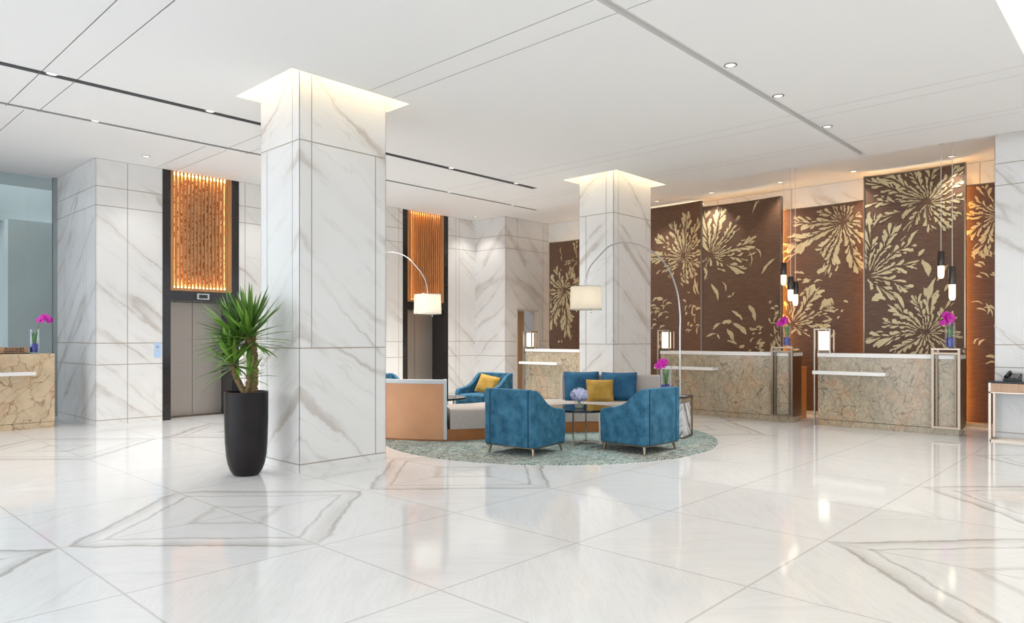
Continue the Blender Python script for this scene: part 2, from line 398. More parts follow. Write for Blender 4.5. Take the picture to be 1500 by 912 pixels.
M_GREY = mat('grey_plastic', (.30, .30, .31), .5); M_BLUEP = mat('pale_blue_plate', (.42, .60, .85), .3); M_DISP = mat('dark_display', (.015, .02, .018), .15)
M_STRIPE = None
def stripe():
    m, nt, N, L, b = new_mat('striped_black_white_marble')
    tc = N.new('ShaderNodeTexCoord'); mp = N.new('ShaderNodeMapping'); L.new(tc.outputs['Object'], mp.inputs[0]); mp.inputs['Rotation'].default_value = (.0, .75, .0)
    sp = N.new('ShaderNodeSeparateXYZ'); L.new(mp.outputs[0], sp.inputs[0])
    w = noi(N, L, mp.outputs[0], 3, 5, .6)
    q = mth(N, L, 'ADD', mth(N, L, 'MULTIPLY', mth(N, L, 'ADD', sp.outputs[0], mth(N, L, 'MULTIPLY', sp.outputs[1], .7)), 9), mth(N, L, 'MULTIPLY', w, 1.8))
    f = noi(N, L, comb(N, L, q, 0, 0), 1.0, 4, .7)
    L.new(mixc(N, L, mth(N, L, 'MULTIPLY', mth(N, L, 'SUBTRACT', f, .47), 9, clamp=True), (.80, .79, .80), (.16, .16, .18)), b.inputs['Base Color'])
    b.inputs['Roughness'].default_value = .15
    return m
M_STRIPE = stripe()
M_OUT1 = mat('grey_blue_outer_stone', (.26, .29, .31), .6, noise=.15, scale=1); M_OUT2 = mat('pale_outer_stone', (.80, .82, .81), .5, noise=.06, scale=1.2)
M_SKIRT = mat('pale_limestone_skirting', (.72, .58, .42), .3)

# ------------------------------------------------------------------ room shell
ZC, ZH, ZT = 4.02, 4.18, 4.45           # main ceiling, higher ceiling by lifts and reception, top of the recesses
mb = MB(); mb.box(-9, 16, -9, 22, -.12, 0)
structure(mb.build('floor', M_FLOOR))

# marble facing: panels with open joints over a bronze-coloured backing
GAP = .012
def facing(mb, P, d, n, bands, p0, ps=1, off=0):
    """P start point, d unit direction along the face, n outward normal; bands = [(z0, z1, [cuts])]; p0 UV start"""
    for z0, z1, cuts in bands:
        for a, b in zip(cuts[:-1], cuts[1:]):
            a2 = a + (GAP / 2 if a != cuts[0] else 0); b2 = b - (GAP / 2 if b != cuts[-1] else 0)
            y0 = z0 + (GAP / 2 if z0 > 0 else 0); y1 = z1 - GAP / 2
            vs = []
            for dep in (0, -.004):
                for (q, z) in ((a2, y0), (b2, y0), (b2, y1), (a2, y1)):
                    vs.append((P[0] + d[0] * q + n[0] * dep, P[1] + d[1] * q + n[1] * dep, z))
            uvq = [(p0 + ps * q + off, z + off * .9) for (q, z) in ((a2, y0), (b2, y0), (b2, y1), (a2, y1))]
            side = lambda i, j: [uvq[i], uvq[j], uvq[j], uvq[i]]
            mb.add(vs, [(0, 1, 2, 3), (0, 4, 5, 1), (1, 5, 6, 2), (2, 6, 7, 3), (3, 7, 4, 0)], 0,
                   [uvq, side(0, 1), side(1, 2), side(2, 3), side(3, 0)])

def column(name, label, u0, v0, du, dv, m, zt, bandz, off, flip=False):
    """corner (u0, v0) nearest the station; du along x, dv along y; m joint margin"""
    mb = MB(); e = .004
    mb.box(u0 + e, u0 + du - e, v0 + e, v0 + dv - e, 0, zt, 1)
    zb, z1, z2 = bandz
    def bands(w):
        return [(0, zb, [0, w]), (zb, z1, [0, w - m, w]), (z1, z2, [0, m, w - m, w]), (z2, zt, [0, m, w])]
    facing(mb, (u0, v0), (1, 0), (0, -1), bands(du), 0, 1, off)
    facing(mb, (u0, v0), (0, 1), (-1, 0), bands(dv), 0, 1, off)
    facing(mb, (u0 + du, v0 + dv), (-1, 0), (0, 1), bands(du), 0, 1, off + 3)
    facing(mb, (u0 + du, v0 + dv), (0, -1), (1, 0), bands(dv), 0, 1, off + 3)
    o = mb.build(name, [M_MARBLE, M_JOINT])
    for vtx in o.data.vertices: vtx.co.x -= u0 + du / 2; vtx.co.y -= v0 + dv / 2
    o.location = (u0 + du / 2, v0 + dv / 2, 0)
    return tag(o, label, 'column')
CA = (3.747, 6.475, 1.08, .81); CB = (9.395, 6.559, 1.12, .69)
column('marble_column', 'large white marble column nearest the camera, behind the tall black planter', *CA, .14, ZT - .01, (.082, 1.27, 3.40), 0)
column('marble_column', 'white marble column behind the sofa cushions, in front of the brown panels', *CB, .14, ZT - .01, (.082, 1.27, 3.40), 5.3)

# third column at the right edge, cut by stacked courses
mb = MB(); u0, v1 = 11.65, 1.774
mb.box(u0 + .004, u0 + .9, .55, v1 - .004, 0, ZH, 1)
cb = [(0, .08), (.08, .97), (.97, 1.28), (1.28, 3.47), (3.47, 3.77), (3.77, ZH)]
facing(mb, (u0, v1), (0, -1), (-1, 0), [(a, b, [0, 1.22]) for a, b in cb], 0, 1, 7.7)
facing(mb, (u0 + .9, v1), (-1, 0), (0, 1), [(a, b, [0, .9]) for a, b in cb], 0, 1, 9.7)
o = mb.build('marble_column', [M_MARBLE, M_JOINT])
for vtx in o.data.vertices: vtx.co.x -= 12.1; vtx.co.y -= 1.16
o.location = (12.1, 1.16, 0)
tag(o, 'white marble column behind the console table with the telephone', 'column')

# lift wall, its return and the pier beside reception
LV = 12.22
cz = [(0, .08), (.08, .95), (.95, 1.29), (1.29, 3.45), (3.45, 3.75), (3.75, ZH)]
L1, L2 = (4.555, 5.869), (9.563, 10.883)
mb = MB()
mb.box(3.564, L1[0], LV + .004, LV + .6, 0, ZH, 1); mb.box(3.564, 3.9, LV + .6, 14.33, 0, ZH, 1)
facing(mb, (3.56, LV), (1, 0), (0, -1), [(a, b, [0, .461, L1[0] - 3.56]) for a, b in cz], 0, 1, 2.2)
facing(mb, (3.56, LV), (0, 1), (-1, 0), [(a, b, [0, .472, .594, 1.582, 2.11]) for a, b in cz], 0, 1, 2.2)
structure(mb.build('wall_left', [M_MARBLE, M_JOINT]))
mb = MB(); mb.box(L1[1], L2[0], LV + .004, LV + .6, 0, ZH, 1)
facing(mb, (L1[1], LV), (1, 0), (0, -1), [(a, b, [0, .115, 1.2, 2.4, 3.583, L2[0] - L1[1]]) for a, b in cz], 0, 1, 12.4)
structure(mb.build('wall_centre', [M_MARBLE, M_JOINT]))
PV, PU = 11.22, 11.75; BU = 13.3
D0, D1, DZ = 12.144, 12.953, 2.05
mb = MB(); mb.box(L2[1], PU, LV + .004, LV + .6, 0, ZH, 1)
facing(mb, (L2[1], LV), (1, 0), (0, -1), [(a, b, [0, .246, .345, PU - L2[1]]) for a, b in cz], 0, 1, 16.1)
mb.box(PU + .004, D0, PV + .004, LV + .6, 0, ZH, 1); mb.box(D1, BU + .2, PV + .004, PV + .14, 0, ZH, 1); mb.box(D0, D1, PV + .004, PV + .14, DZ, ZH, 1)
facing(mb, (PU, PV), (0, 1), (-1, 0), [(a, b, [0, LV - PV]) for a, b in cz], 0, 1, 3.6)
for a, b in cz:
    if b <= 1.3: facing(mb, (PU, PV), (1, 0), (0, -1), [(a, b, [0, D0 - PU])], 0, 1, 3.6); facing(mb, (D1, PV), (1, 0), (0, -1), [(a, b, [0, BU - D1])], 1.2, 1, 3.6)
    elif a < DZ:
        facing(mb, (PU, PV), (1, 0), (0, -1), [(a, b, [0, D0 - PU])], 0, 1, 3.6)
        facing(mb, (D1, PV), (1, 0), (0, -1), [(a, b, [0, .143, BU - D1])], D1 - PU, 1, 3.6)
        facing(mb, (D0, PV), (1, 0), (0, -1), [(DZ, b, [0, D1 - D0])], D0 - PU, 1, 3.6)
    else: facing(mb, (PU, PV), (1, 0), (0, -1), [(a, b, [0, .42, 1.345, BU - PU])], 0, 1, 3.6)
structure(mb.build('wall_back', [M_MARBLE, M_JOINT]))
# room behind the open door
mb = MB(); mb.box(11.5, 15.5, 13.6, 13.7, 0, ZH); mb.box(15.5, 15.6, PV, 13.7, 0, ZH)
for f in mb.f: mb.uv[mb.f.index(f)] = [(mb.v[i][0], mb.v[i][2]) for i in f]
mb.has_uv = True
structure(mb.build('wall_passage', M_MARBLE))
# reception wall behind the brown screens
mb = MB(); mb.box(BU + .004, BU + .2, -3, PV, 0, ZH, 1)
facing(mb, (BU, PV), (0, -1), (-1, 0), [(a, b, [0, 1.5, 3.0, 4.5, 6.0, 7.5, 9.0, 10.5, 14.2]) for a, b in ((0, 1.29), (1.29, 2.9), (2.9, ZH))], .3, 1, 1.1)
structure(mb.build('wall_reception', [M_MARBLE, M_JOINT]))
mb = MB(); mb.box(BU - .46, BU, -1, PV, 0, .05); structure(mb.build('baseboard_reception', M_SKIRT))
# door linings
mb = MB()
mb.box(D0, D0 + .03, PV - .004, PV + .16, 0, DZ); mb.box(D1 - .03, D1, PV - .004, PV + .16, 0, DZ); mb.box(D0 + .03, D1 - .03, PV - .004, PV + .16, DZ - .03, DZ)
d = structure(mb.build('door_1', mat('pale_door_lining', (.72, .64, .56), .4)))
mb = MB(); mb.box(0, .50, -.022, .022, .01, DZ - .035); leaf = mb.build('door_leaf', M_TAN, d, (D0 + .035, PV + .19, 0), radians(9))
mb = MB(); mb.tube([(.44, -.02, 1.02), (.44, -.055, 1.02)], .012); mb.ball((.44, -.065, 1.02), .022); mb.build('door_knob', M_BRONZED, leaf, smooth=True)

# glass front at the left with the forecourt beyond it
GV = 14.33
mb = MB(); mb.box(-7, 3.50, GV - .008, GV + .008, .02, ZH - .01)
w1 = structure(mb.build('window_1', M_PANE))
mb = MB(); mb.box(3.50, 3.56, GV - .05, GV + .05, 0, ZH); mb.build('window_post', mat('steel_grey_post', (.33, .36, .36), .4, .3), w1)
mb = MB(); mb.box(-8, 6.0, 19.6, 19.8, 0, 9); structure(mb.build('wall_outside', M_OUT1))
mb = MB(); mb.box(3.3, 4.6, 16.6, 19.6, 0, 3.7); mb.box(-6, 4.6, 16.9, 17.3, 3.7, ZH + .5); structure(mb.build('wall_pier', M_OUT2))

# ceiling as one height field on the room grid
xs = {-2., 16.}; ys = {-4.5, 15.6}
feats = []
def feat(x0, x1, y0, y1, z, m):
    x0, y0, y1 = max(x0, -2.), max(y0, -4.5), min(y1, 15.6)
    xs.update((x0, x1)); ys.update((y0, y1)); xs.add(-.3); feats.append((x0, x1, y0, y1, z, m))
feat(11.0, 16, -9, 22, ZH, 0); feat(-9, 16, 9.72, 22, ZH, 0)                       # the two raised fields
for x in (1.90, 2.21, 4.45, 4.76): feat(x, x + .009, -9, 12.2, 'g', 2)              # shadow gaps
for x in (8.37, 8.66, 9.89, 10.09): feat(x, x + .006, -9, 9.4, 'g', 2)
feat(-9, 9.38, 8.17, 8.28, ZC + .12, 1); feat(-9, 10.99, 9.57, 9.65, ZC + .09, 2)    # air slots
feat(-9, 10.95, 3.20, 3.285, ZC + .05, 3)                                           # lamp trough
for c in (CA, CB): feat(c[0] - .19, c[0] + c[2] + .19, c[1] - .19, c[1] + c[3] + .19, ZT, 0)
feat(.2, 8.36, -3.5, 1.0, ZC + .32, 0)                                                # luminous coffer
xs, ys = sorted(xs), sorted(ys)
def cell(x, y):
    z, m = ZC, 0
    for x0, x1, y0, y1, zz, mm in feats:
        if x0 < x < x1 and y0 < y < y1:
            if zz == 'g': z, m = z + .012, mm
            else: z, m = zz, mm
    return z, m
mb = MB(); H = {}
for i in range(len(xs) - 1):
    for j in range(len(ys) - 1):
        H[i, j] = cell((xs[i] + xs[i + 1]) / 2, (ys[j] + ys[j + 1]) / 2)
xs_open = lambda x, y: x < -.3 and y > 9.7            # roof cut away out of view to let skylight onto the left wall
H = {k: q for k, q in H.items() if not xs_open(xs[k[0]], ys[k[1]])}
for (i, j), (z, m) in H.items():
    x0, x1, y0, y1 = xs[i], xs[i + 1], ys[j], ys[j + 1]
    mb.add([(x0, y0, z), (x0, y1, z), (x1, y1, z), (x1, y0, z)], [(0, 1, 2, 3)], m)
    for (k, l), a, b in (((i + 1, j), (x1, y0), (x1, y1)), ((i, j + 1), (x0, y1), (x1, y1))):
        if (k, l) in H and abs(H[k, l][0] - z) > 1e-5:
            z2, m2 = H[k, l]
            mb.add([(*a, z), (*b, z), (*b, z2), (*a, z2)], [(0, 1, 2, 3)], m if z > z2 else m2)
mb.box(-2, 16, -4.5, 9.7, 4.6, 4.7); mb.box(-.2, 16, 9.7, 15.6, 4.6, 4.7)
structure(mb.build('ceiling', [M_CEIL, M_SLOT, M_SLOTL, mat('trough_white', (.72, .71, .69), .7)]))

# light strips in the recesses
def ring(name, label, c, z):
    mb = MB(); x0, x1, y0, y1 = c[0] - .185, c[0] + c[2] + .185, c[1] - .185, c[1] + c[3] + .185; t = .03
    mb.box(x0, x1, y0, y0 + t, z, z + .03); mb.box(x0, x1, y1 - t, y1, z, z + .03)
    mb.box(x0, x0 + t, y0 + t, y1 - t, z, z + .03); mb.box(x1 - t, x1, y0 + t, y1 - t, z, z + .03)
    o = mb.build(name, M_COVE)
    return tag(o, label, 'light')
ring('cove_light', 'warm strip light in the ceiling recess around the large near column', CA, ZT - .10)
ring('cove_light', 'warm strip light in the ceiling recess around the column behind the sofa', CB, ZT - .10)
mb = MB(); mb.box(.45, 8.0, -3.2, .55, ZC + .27, ZC + .30); mb.box(.4, 8.3, .93, .95, ZC + .27, ZC + .29, 1)
tag(mb.build('coffer_light', [M_COFFER, M_COVE]), 'big bright luminous ceiling coffer at the upper right corner', 'light')

# ------------------------------------------------------------------ lifts
def lift(label, x0, x1, pb):
    jw = .132; pl, pr = x0 + jw, x1 - jw
    t = thing('elevator', label, 'elevator', ((x0 + x1) / 2, LV, 0), group=None)
    ox, oy = -(x0 + x1) / 2, -LV
    X = lambda q: q + ox
    mb = MB()
    mb.box(X(x0), X(pl), -.004, .60, 0, ZH); mb.box(X(pr), X(x1), -.004, .60, 0, ZH)
    mb.box(X(pl), X(pr), -.004, .60, 2.0, pb); mb.box(X(pl), X(pr), .44, .60, 0, 2.0); mb.box(X(pl), X(pr), .16, .60, pb, ZH)
    mb.build('surround', M_BLACK, t)
    mid = (X(pl) + X(pr)) / 2
    for a, b in ((X(pl) + .004, mid - .003), (mid + .003, X(pr) - .004)):
        mb = MB(); mb.box(a, b, .40, .435, .012, 1.996); mb.build('door_leaf', M_STEEL, t, bevel=.003)
    mb = MB(); mb.box(X(pl), X(pr), .30, .44, 0, .01); mb.build('sill', M_BRONZED, t)
    s = thing('slat_screen', '', ''); del s['label']; del s['category']; s.parent = t
    mb = MB(); fw = .055
    mb.box(X(pl), X(pl) + fw, .0, .10, pb, ZH); mb.box(X(pr) - fw * 1.3, X(pr), .0, .10, pb, ZH); mb.box(X(pl) + fw, X(pr) - fw * 1.3, .0, .10, pb, pb + .05)
    mb.build('screen_frame', M_SLAT, s)
    mb = MB(); a, b = X(pl) + fw, X(pr) - fw * 1.3; n = 15; step = (b - a) / n
    for k in range(n): mb.box(a + (k + .52) * step, a + (k + .98) * step, .015, .055, pb + .05, ZH)
    mb.build('slats', M_SLAT, s)
    mb = MB(); mb.box(a, b, .14, .155, pb + .05, ZH); mb.build('mosaic_backing', M_MOSAIC, s)
    for z in (pb + .055, ZH - .03):
        mb = MB(); mb.box(a, b, .115, .135, z, z + .02); mb.build('light_strip', M_SLATLED, s)
    for q in (a - .035, b + .02):
        mb = MB(); mb.box(q, q + .02, .115, .135, pb + .08, ZH - .04); mb.build('light_strip', M_SLATLED, s)
    dp = MB(); cx = X(x0 + .67); dp.box(cx - .105, cx + .105, -.016, -.004, 2.035, 2.135); d = dp.build('floor_display', M_CHROME, t)
    dp = MB(); dp.box(cx - .075, cx + .075, -.019, -.016, 2.052, 2.118); dp.build('display_screen', M_DISP, d)
    return t
lift('lift with steel doors and glowing amber slat screen, behind the potted yucca', *L1, 2.17)
lift('lift with steel doors and amber slat screen, behind the left arc lamp shade', *L2, 2.17)
t = thing('call_panel', 'small pale blue lift call plate on the marble left of the lift behind the yucca', 'call panel', (4.475, LV - .002, 1.17))
mb = MB(); mb.box(-.05, .05, -.012, 0, -.12, .12); mb.build('plate', M_BLUEP, t, bevel=.006)
for z, m in ((.055, M_GREY), (-.01, M_BLUEP)):
    mb = MB(); mb.box(-.017, .017, -.017, -.012, z - .017, z + .017); mb.build('button', M_GREY if z > 0 else M_TRIM, t)

# ------------------------------------------------------------------ brown screens with pale leaf inlay
class Screen:
    def __init__(self, u, vl, vr, z0, z1, sag=.07):
        self.u, self.vl, self.vr, self.z0, self.z1, self.sag = u, vl, vr, z0, z1, sag
        self.w = vl - vr; self.polys = []
    def at(self, s, z, out=0):                       # s metres from the left edge, local to the base centre
        q = (s / self.w) * 2 - 1
        return (self.sag * (1 - q * q) - self.sag * .5 - out, self.w / 2 - s, z - self.z0)
    def poly(self, pts):
        m = .012
        pts = [(min(max(s, m), self.w - m), min(max(z, self.z0 + .02), self.z1 - .02)) for s, z in pts]
        A = sum(pts[i][0] * pts[i - 1][1] - pts[i - 1][0] * pts[i][1] for i in range(len(pts)))
        if abs(A) > 2.5e-4: self.polys.append(pts)
def wob(rng, a, b, n, j):
    return [(a[0] + (b[0] - a[0]) * k / n + rng.uniform(-j, j), a[1] + (b[1] - a[1]) * k / n + rng.uniform(-j, j)) for k in range(n)]
def lobe(S, rng, c, ang, Ln, w, keep=.9, gaps=(34, 34)):
    """one pinnate lobe: slivers of inlay left between a spine and slanted side veins"""
    a = radians(ang); d = (cos(a), sin(a)); n = (-d[1], d[0]); bend = rng.uniform(-.10, .10)
    def P(t, h):
        h2 = h + bend * t * t / max(Ln, .2)
        x, z = c[0] + d[0] * t + n[0] * h2, c[1] + d[1] * t + n[1] * h2
        return (x + .014 * sin(13 * z + 5 * x) + .008 * sin(31 * z), z + .014 * sin(12 * x - 4 * z) + .008 * sin(29 * x + 1))
    for sd in (-1, 1):
        tg = math.tan(radians(min(34, gaps[0 if sd < 0 else 1] * .5)))
        lim = lambda t: max(.006, min(t * tg - .010, w * 1.9 * (1.02 - max(0, t / Ln - .55) * 1.35)))
        t = Ln * .09
        while t < Ln * .96:
            f = t / Ln
            cw = rng.uniform(.040, .105) * (.65 + .5 * f); g = .009 + .005 * rng.random()
            lean = lim(t) * rng.uniform(.9, 1.5) + .015
            if f < .25: lean = max(lean, rng.uniform(.14, .26) * Ln)
            e = min(t + lean, Ln * 1.05); h1 = lim(e) * rng.uniform(.80, 1.0); ow = cw * rng.uniform(.35, .95)
            if rng.random() < keep and h1 > .012:
                if rng.random() < .30 and h1 > .10:
                    k = rng.uniform(.30, .62); m = t + lean * k; j = rng.uniform(.018, .03)
                    S.poly(wob(rng, P(t, sd * g), P(m, sd * h1 * k), 4, .007) + wob(rng, P(m + cw * .45, sd * h1 * k * rng.uniform(.75, 1)), P(t + cw, sd * g), 4, .007))
                    S.poly(wob(rng, P(m + j, sd * (h1 * k + j)), P(e, sd * h1), 4, .009) + wob(rng, P(e + ow, sd * h1 * .9), P(m + j + cw * .7, sd * (h1 * k + j * .5)), 4, .009))
                else:
                    S.poly(wob(rng, P(t, sd * g), P(e, sd * h1), 5, .009) + wob(rng, P(e + ow * .5, sd * h1 * 1.02), P(e + ow, sd * h1 * .8), 1, .008) + wob(rng, P(e + ow * .9, sd * h1 * .72), P(t + cw, sd * g), 4, .009))
            t += cw + rng.uniform(.014, .024)
    if keep > .6: S.poly(wob(rng, P(Ln * .96, -.014), P(Ln * 1.12, 0), 2, .005) + wob(rng, P(Ln * 1.12, .004), P(Ln * .96, .016), 2, .005))
def burst(S, rng, c, lobes):
    an = sorted(q[0] % 360 for q in lobes)
    for a, l, w, k in lobes:
        i = an.index(a % 360); nx = (an[(i + 1) % len(an)] - an[i]) % 360 or 360; pv = (an[i] - an[i - 1]) % 360 or 360
        lobe(S, rng, c, a, l, w, k, (pv, nx))
def fleck(S, rng, p, ang, Ln, w):
    a = radians(ang); d = (cos(a), sin(a)); n = (-d[1], d[0]); pts = []
    k = 6
    for sgn, order in ((1, range(k)), (-1, range(k, 0, -1))):
        for i in order:
            f = i / k; hw = w * (sin(pi * (.12 + .8 * f)) ** 1.2) * rng.uniform(.5, 1.3)
            bend = .18 * Ln * sin(pi * f) * (1 if w < .02 else .5)
            pts.append((p[0] + d[0] * Ln * (f - .5) + n[0] * (sgn * hw + bend), p[1] + d[1] * Ln * (f - .5) + n[1] * (sgn * hw + bend)))
    S.poly(pts)
def scatter(S, rng, c, rx, rz, n, ang, spread=35, lmin=.06, lmax=.17):
    for _ in range(n):
        fleck(S, rng, (c[0] + rng.uniform(-rx, rx), c[1] + rng.uniform(-rz, rz)), ang + rng.uniform(-spread, spread), rng.uniform(lmin, lmax), rng.uniform(.010, .026))

def screen(u, vl, vr, z1, label, seed, draw, edge, led):
    S = Screen(u, vl, vr, .05, z1); rng = random.Random(seed)
    draw(S, rng)
    t = thing('leaf_screen', label, 'screen', (u, (vl + vr) / 2, .05), group=None)
    n = 20; mb = MB(); vs, fs = [], []
    th = .05
    for k in range(n + 1):
        s = S.w * k / n
        for out in (0, -th):
            for z in (S.z0, z1): vs.append(S.at(s, z, out))
    for k in range(n):
        a, b = 4 * k, 4 * k + 4
        fs += [(a, a + 1, b + 1, b), (a + 2, b + 2, b + 3, a + 3), (a + 1, a + 3, b + 3, b + 1), (a, b, b + 2, a + 2)]
    fs += [(0, 2, 3, 1), (4 * n, 4 * n + 1, 4 * n + 3, 4 * n + 2)]
    mb.add(vs, fs); mb.build('panel', M_PANEL, t, smooth=30)
    mb = MB()
    for p in S.polys:
        m_ = len(p); A = sum(p[i - 1][0] * p[i][1] - p[i][0] * p[i - 1][1] for i in range(m_))
        if A < 0: p = p[::-1]
        vs = [S.at(s, z, .006) for s, z in p] + [S.at(s, z, -.001) for s, z in p]
        mb.add(vs, [list(range(m_))] + [(i, m_ + i, m_ + (i + 1) % m_, (i + 1) % m_) for i in range(m_)])
    mb.build('leaf_inlay', M_INLAY, t)
    mb = MB()
    for s in (0, S.w):
        x, y, _ = S.at(s, 0); mb.box(x - .012, x + .06, y - .010, y + .010, 0, z1 - S.z0)
    k0, k1 = S.at(0, z1, .012), S.at(S.w, z1, .012)
    for k in range(n):
        p, q = S.at(S.w * k / n, z1), S.at(S.w * (k + 1) / n, z1)
        vs = [(p[0] - .010, p[1], p[2] - .008), (q[0] - .010, q[1], q[2] - .008), (q[0] + .05, q[1], q[2] - .008), (p[0] + .05, p[1], p[2] - .008)]
        vs += [(a, b, c + .016) for a, b, c in vs]
        mb.add(vs, [(0, 1, 2, 3)[::-1], (4, 5, 6, 7), (0, 1, 5, 4), (2, 3, 7, 6)])
    mb.build('edge_trim', edge, t)
    x, y, _ = S.at(S.w / 2, 0)
    mb = MB(); mb.box(x + .075, x + .10, -S.w / 2 + .04, S.w / 2 - .04, z1 - S.z0 - .035, z1 - S.z0 - .015); mb.build('top_light_strip', M_TOPLED, t)
    for side in led:
        s = 0 if side == 'l' else S.w; x, y, _ = S.at(s, 0); dy = -.035 if side == 'l' else .035
        mb = MB(); mb.box(x + .105, x + .12, y + dy - .012, y + dy + .012, 0, z1 - S.z0 - .02); mb.build('light_strip', M_LED, t)
    return t

def draw_a0(S, r):
    c = (.40, 2.50)
    burst(S, r, c, ((245, .95, .22, .97), (215, .6, .14, .95), (180, .45, .14, .9), (148, .55, .14, .95), (115, .5, .08, .6), (278, 1.0, .16, .95), (318, .6, .14, .8), (20, .5, .12, .8), (60, .5, .12, .8)))
    lobe(S, r, (.78, 3.2), 100, .4, .10); lobe(S, r, (.78, 3.2), 250, .4, .10); lobe(S, r, (.78, 3.2), 190, .3, .08)
    scatter(S, r, (.22, 3.15), .12, .3, 6, 110); scatter(S, r, (.4, 1.5), .3, .25, 10, 80)
def draw_a(S, r):
    o = S.w - 1.197; c = (o + .80, 3.05)
    burst(S, r, c, ((88, .82, .15, .95), (118, .70, .13, .9), (150, .75, .13, .85), (178, .82, .14, .95), (208, .70, .05, .7), (232, .5, .05, .6), (272, .50, .12, .9), (300, .45, .10, .95), (335, .40, .10, .9), (10, .36, .09, .95), (38, .42, .1, .95), (62, .7, .09, .9)))
    scatter(S, r, (o + .12, 1.88), .15, .35, 16, 20, 30, .08, .2); scatter(S, r, (o + .30, 1.95), .12, .2, 8, 30)
    scatter(S, r, (o + 1.0, 1.75), .16, .3, 16, 35, 60); scatter(S, r, (o + .7, 2.3), .3, .2, 3, 320); scatter(S, r, (o + 1.1, 2.3), .05, .2, 3, 100, 10, .2, .3)
    scatter(S, r, (o + .2, 1.3), .15, .15, 5, 60)
def draw_b(S, r):
    c = (.15, 2.98)
    burst(S, r, c, ((95, .82, .17, .97), (70, .85, .17, .95), (50, .85, .12, .7), (35, .75, .05, .6), (12, .85, .20, .95), (352, .85, .10, .6), (330, .70, .10, .55), (262, .40, .08, .8), (230, .2, .06, .8)))
    for p, a, l, w in (((1.15, 3.45), 48, .42, .018), ((.98, 3.7), 62, .30, .014), ((1.12, 2.55), 300, .22, .014), ((.95, 2.45), 275, .28, .010), ((.68, 2.25), 318, .22, .022), ((1.33, 2.28), 45, .40, .028),
                       ((.06, 2.25), 285, .2, .03), ((.25, 1.85), 295, .36, .035), ((.43, 1.95), 290, .22, .015), ((.55, 1.75), 20, .09, .02), ((.63, 1.8), 60, .08, .015), ((.7, 1.38), 320, .3, .03), ((1.0, 1.42), 295, .34, .045),
                       ((.5, 1.25), 10, .2, .05), ((.56, 1.0), 300, .3, .04), ((.75, 1.12), 325, .36, .05), ((.3, 1.18), 40, .22, .025), ((.18, 1.0), 20, .22, .02), ((.32, .98), 300, .12, .02), ((.6, .86), 345, .22, .03), ((.8, .78), 20, .12, .04), ((.9, .62), 355, .34, .022), ((.38, .55), 325, .3, .045)):
        fleck(S, r, (p[0], p[1] + .42), a, l, w)
    scatter(S, r, (1.1, 1.32), .14, .25, 22, 10, 50, .05, .13); scatter(S, r, (1.46, 1.35), .11, .42, 26, 110, 60, .07, .2); scatter(S, r, (1.46, 1.95), .1, .2, 6, 20)
def draw_c(S, r):
    c = (1.10, 3.42)
    burst(S, r, c, ((203, 1.02, .22, .98), (178, .80, .16, .98), (150, .45, .10, .9), (232, .62, .16, .95), (252, .88, .22, .98), (282, .85, .17, .97), (310, .55, .12, .95), (345, .28, .08, .9), (15, .26, .07, .9), (60, .26, .08, .8), (95, .26, .08, .9), (125, .3, .08, .9)))
    c2 = (.20, 1.60)
    burst(S, r, c2, ((88, .72, .16, .95), (58, .75, .22, .97), (30, .70, .20, .95), (2, .62, .13, .9), (100, .4, .08, .8), (335, .35, .06, .6)))
    scatter(S, r, (.42, 2.35), .25, .25, 12, 20, 40); scatter(S, r, (.9, 1.75), .3, .35, 12, 10, 70); scatter(S, r, (.2, 1.3), .15, .2, 8, 80); scatter(S, r, (.18, 3.0), .14, .2, 4, 40, 10, .2, .35); scatter(S, r, (.2, .7), .15, .4, 5, 80)
def draw_d(S, r):
    c = (.93, 3.56)
    burst(S, r, c, ((176, .95, .13, .75), (155, .95, .12, .7), (195, .80, .07, .55), (135, .72, .14, .95), (108, .58, .14, .95), (80, .58, .15, .97), (52, .62, .14, .95), (25, .52, .12, .95), (0, .5, .10, .9), (325, .48, .12, .9), (295, .50, .14, .95), (270, .42, .12, .9), (232, .5, .06, .6)))
    c2 = (.03, 2.42)
    burst(S, r, c2, ((82, .95, .20, .95), (60, .85, .18, .95), (42, .80, .18, .97), (18, .70, .13, .9), (345, .62, .10, .7), (318, .55, .10, .7)))
    c3 = (.93, 1.47)
    burst(S, r, c3, ((182, .80, .17, .97), (160, .60, .15, .97), (135, .62, .15, .95), (108, .55, .13, .95), (82, .62, .16, .98), (55, .52, .12, .95), (28, .42, .10, .9), (215, .55, .14, .97), (245, .50, .13, .95), (275, .45, .10, .9), (320, .35, .10, .8), (350, .4, .08, .8)))
    fleck(S, r, (.2, 2.05), 40, .2, .06); fleck(S, r, (.24, 2.05), 330, .2, .05)
    for p, a, l, w in (((.72, 3.0), 60, .3, .03), ((.9, 2.5), 290, .3, .05), ((1.0, 2.15), 75, .4, .05), ((1.15, 2.4), 60, .3, .03), ((.85, 2.75), 50, .15, .03), ((1.25, 2.2), 50, .25, .02), ((.52, 1.98), 300, .3, .03), ((.45, 1.8), 310, .35, .02)): fleck(S, r, p, a, l, w)
def draw_e(S, r):
    c = (.46, 3.28)
    burst(S, r, c, ((85, .42, .12, .95), (115, .45, .12, .95), (150, .4, .12, .95), (185, .36, .1, .9), (215, .45, .12, .95), (245, .6, .14, .95), (275, .7, .14, .95), (45, .4, .12, .95), (0, .35, .1, .9), (320, .5, .12, .95)))
    scatter(S, r, (.35, 2.2), .22, .5, 30, 310, 40, .08, .2); scatter(S, r, (.6, 1.9), .15, .5, 20, 60, 50, .08, .2); scatter(S, r, (.4, 1.2), .3, .3, 6, 20)
BR = M_BRONZED
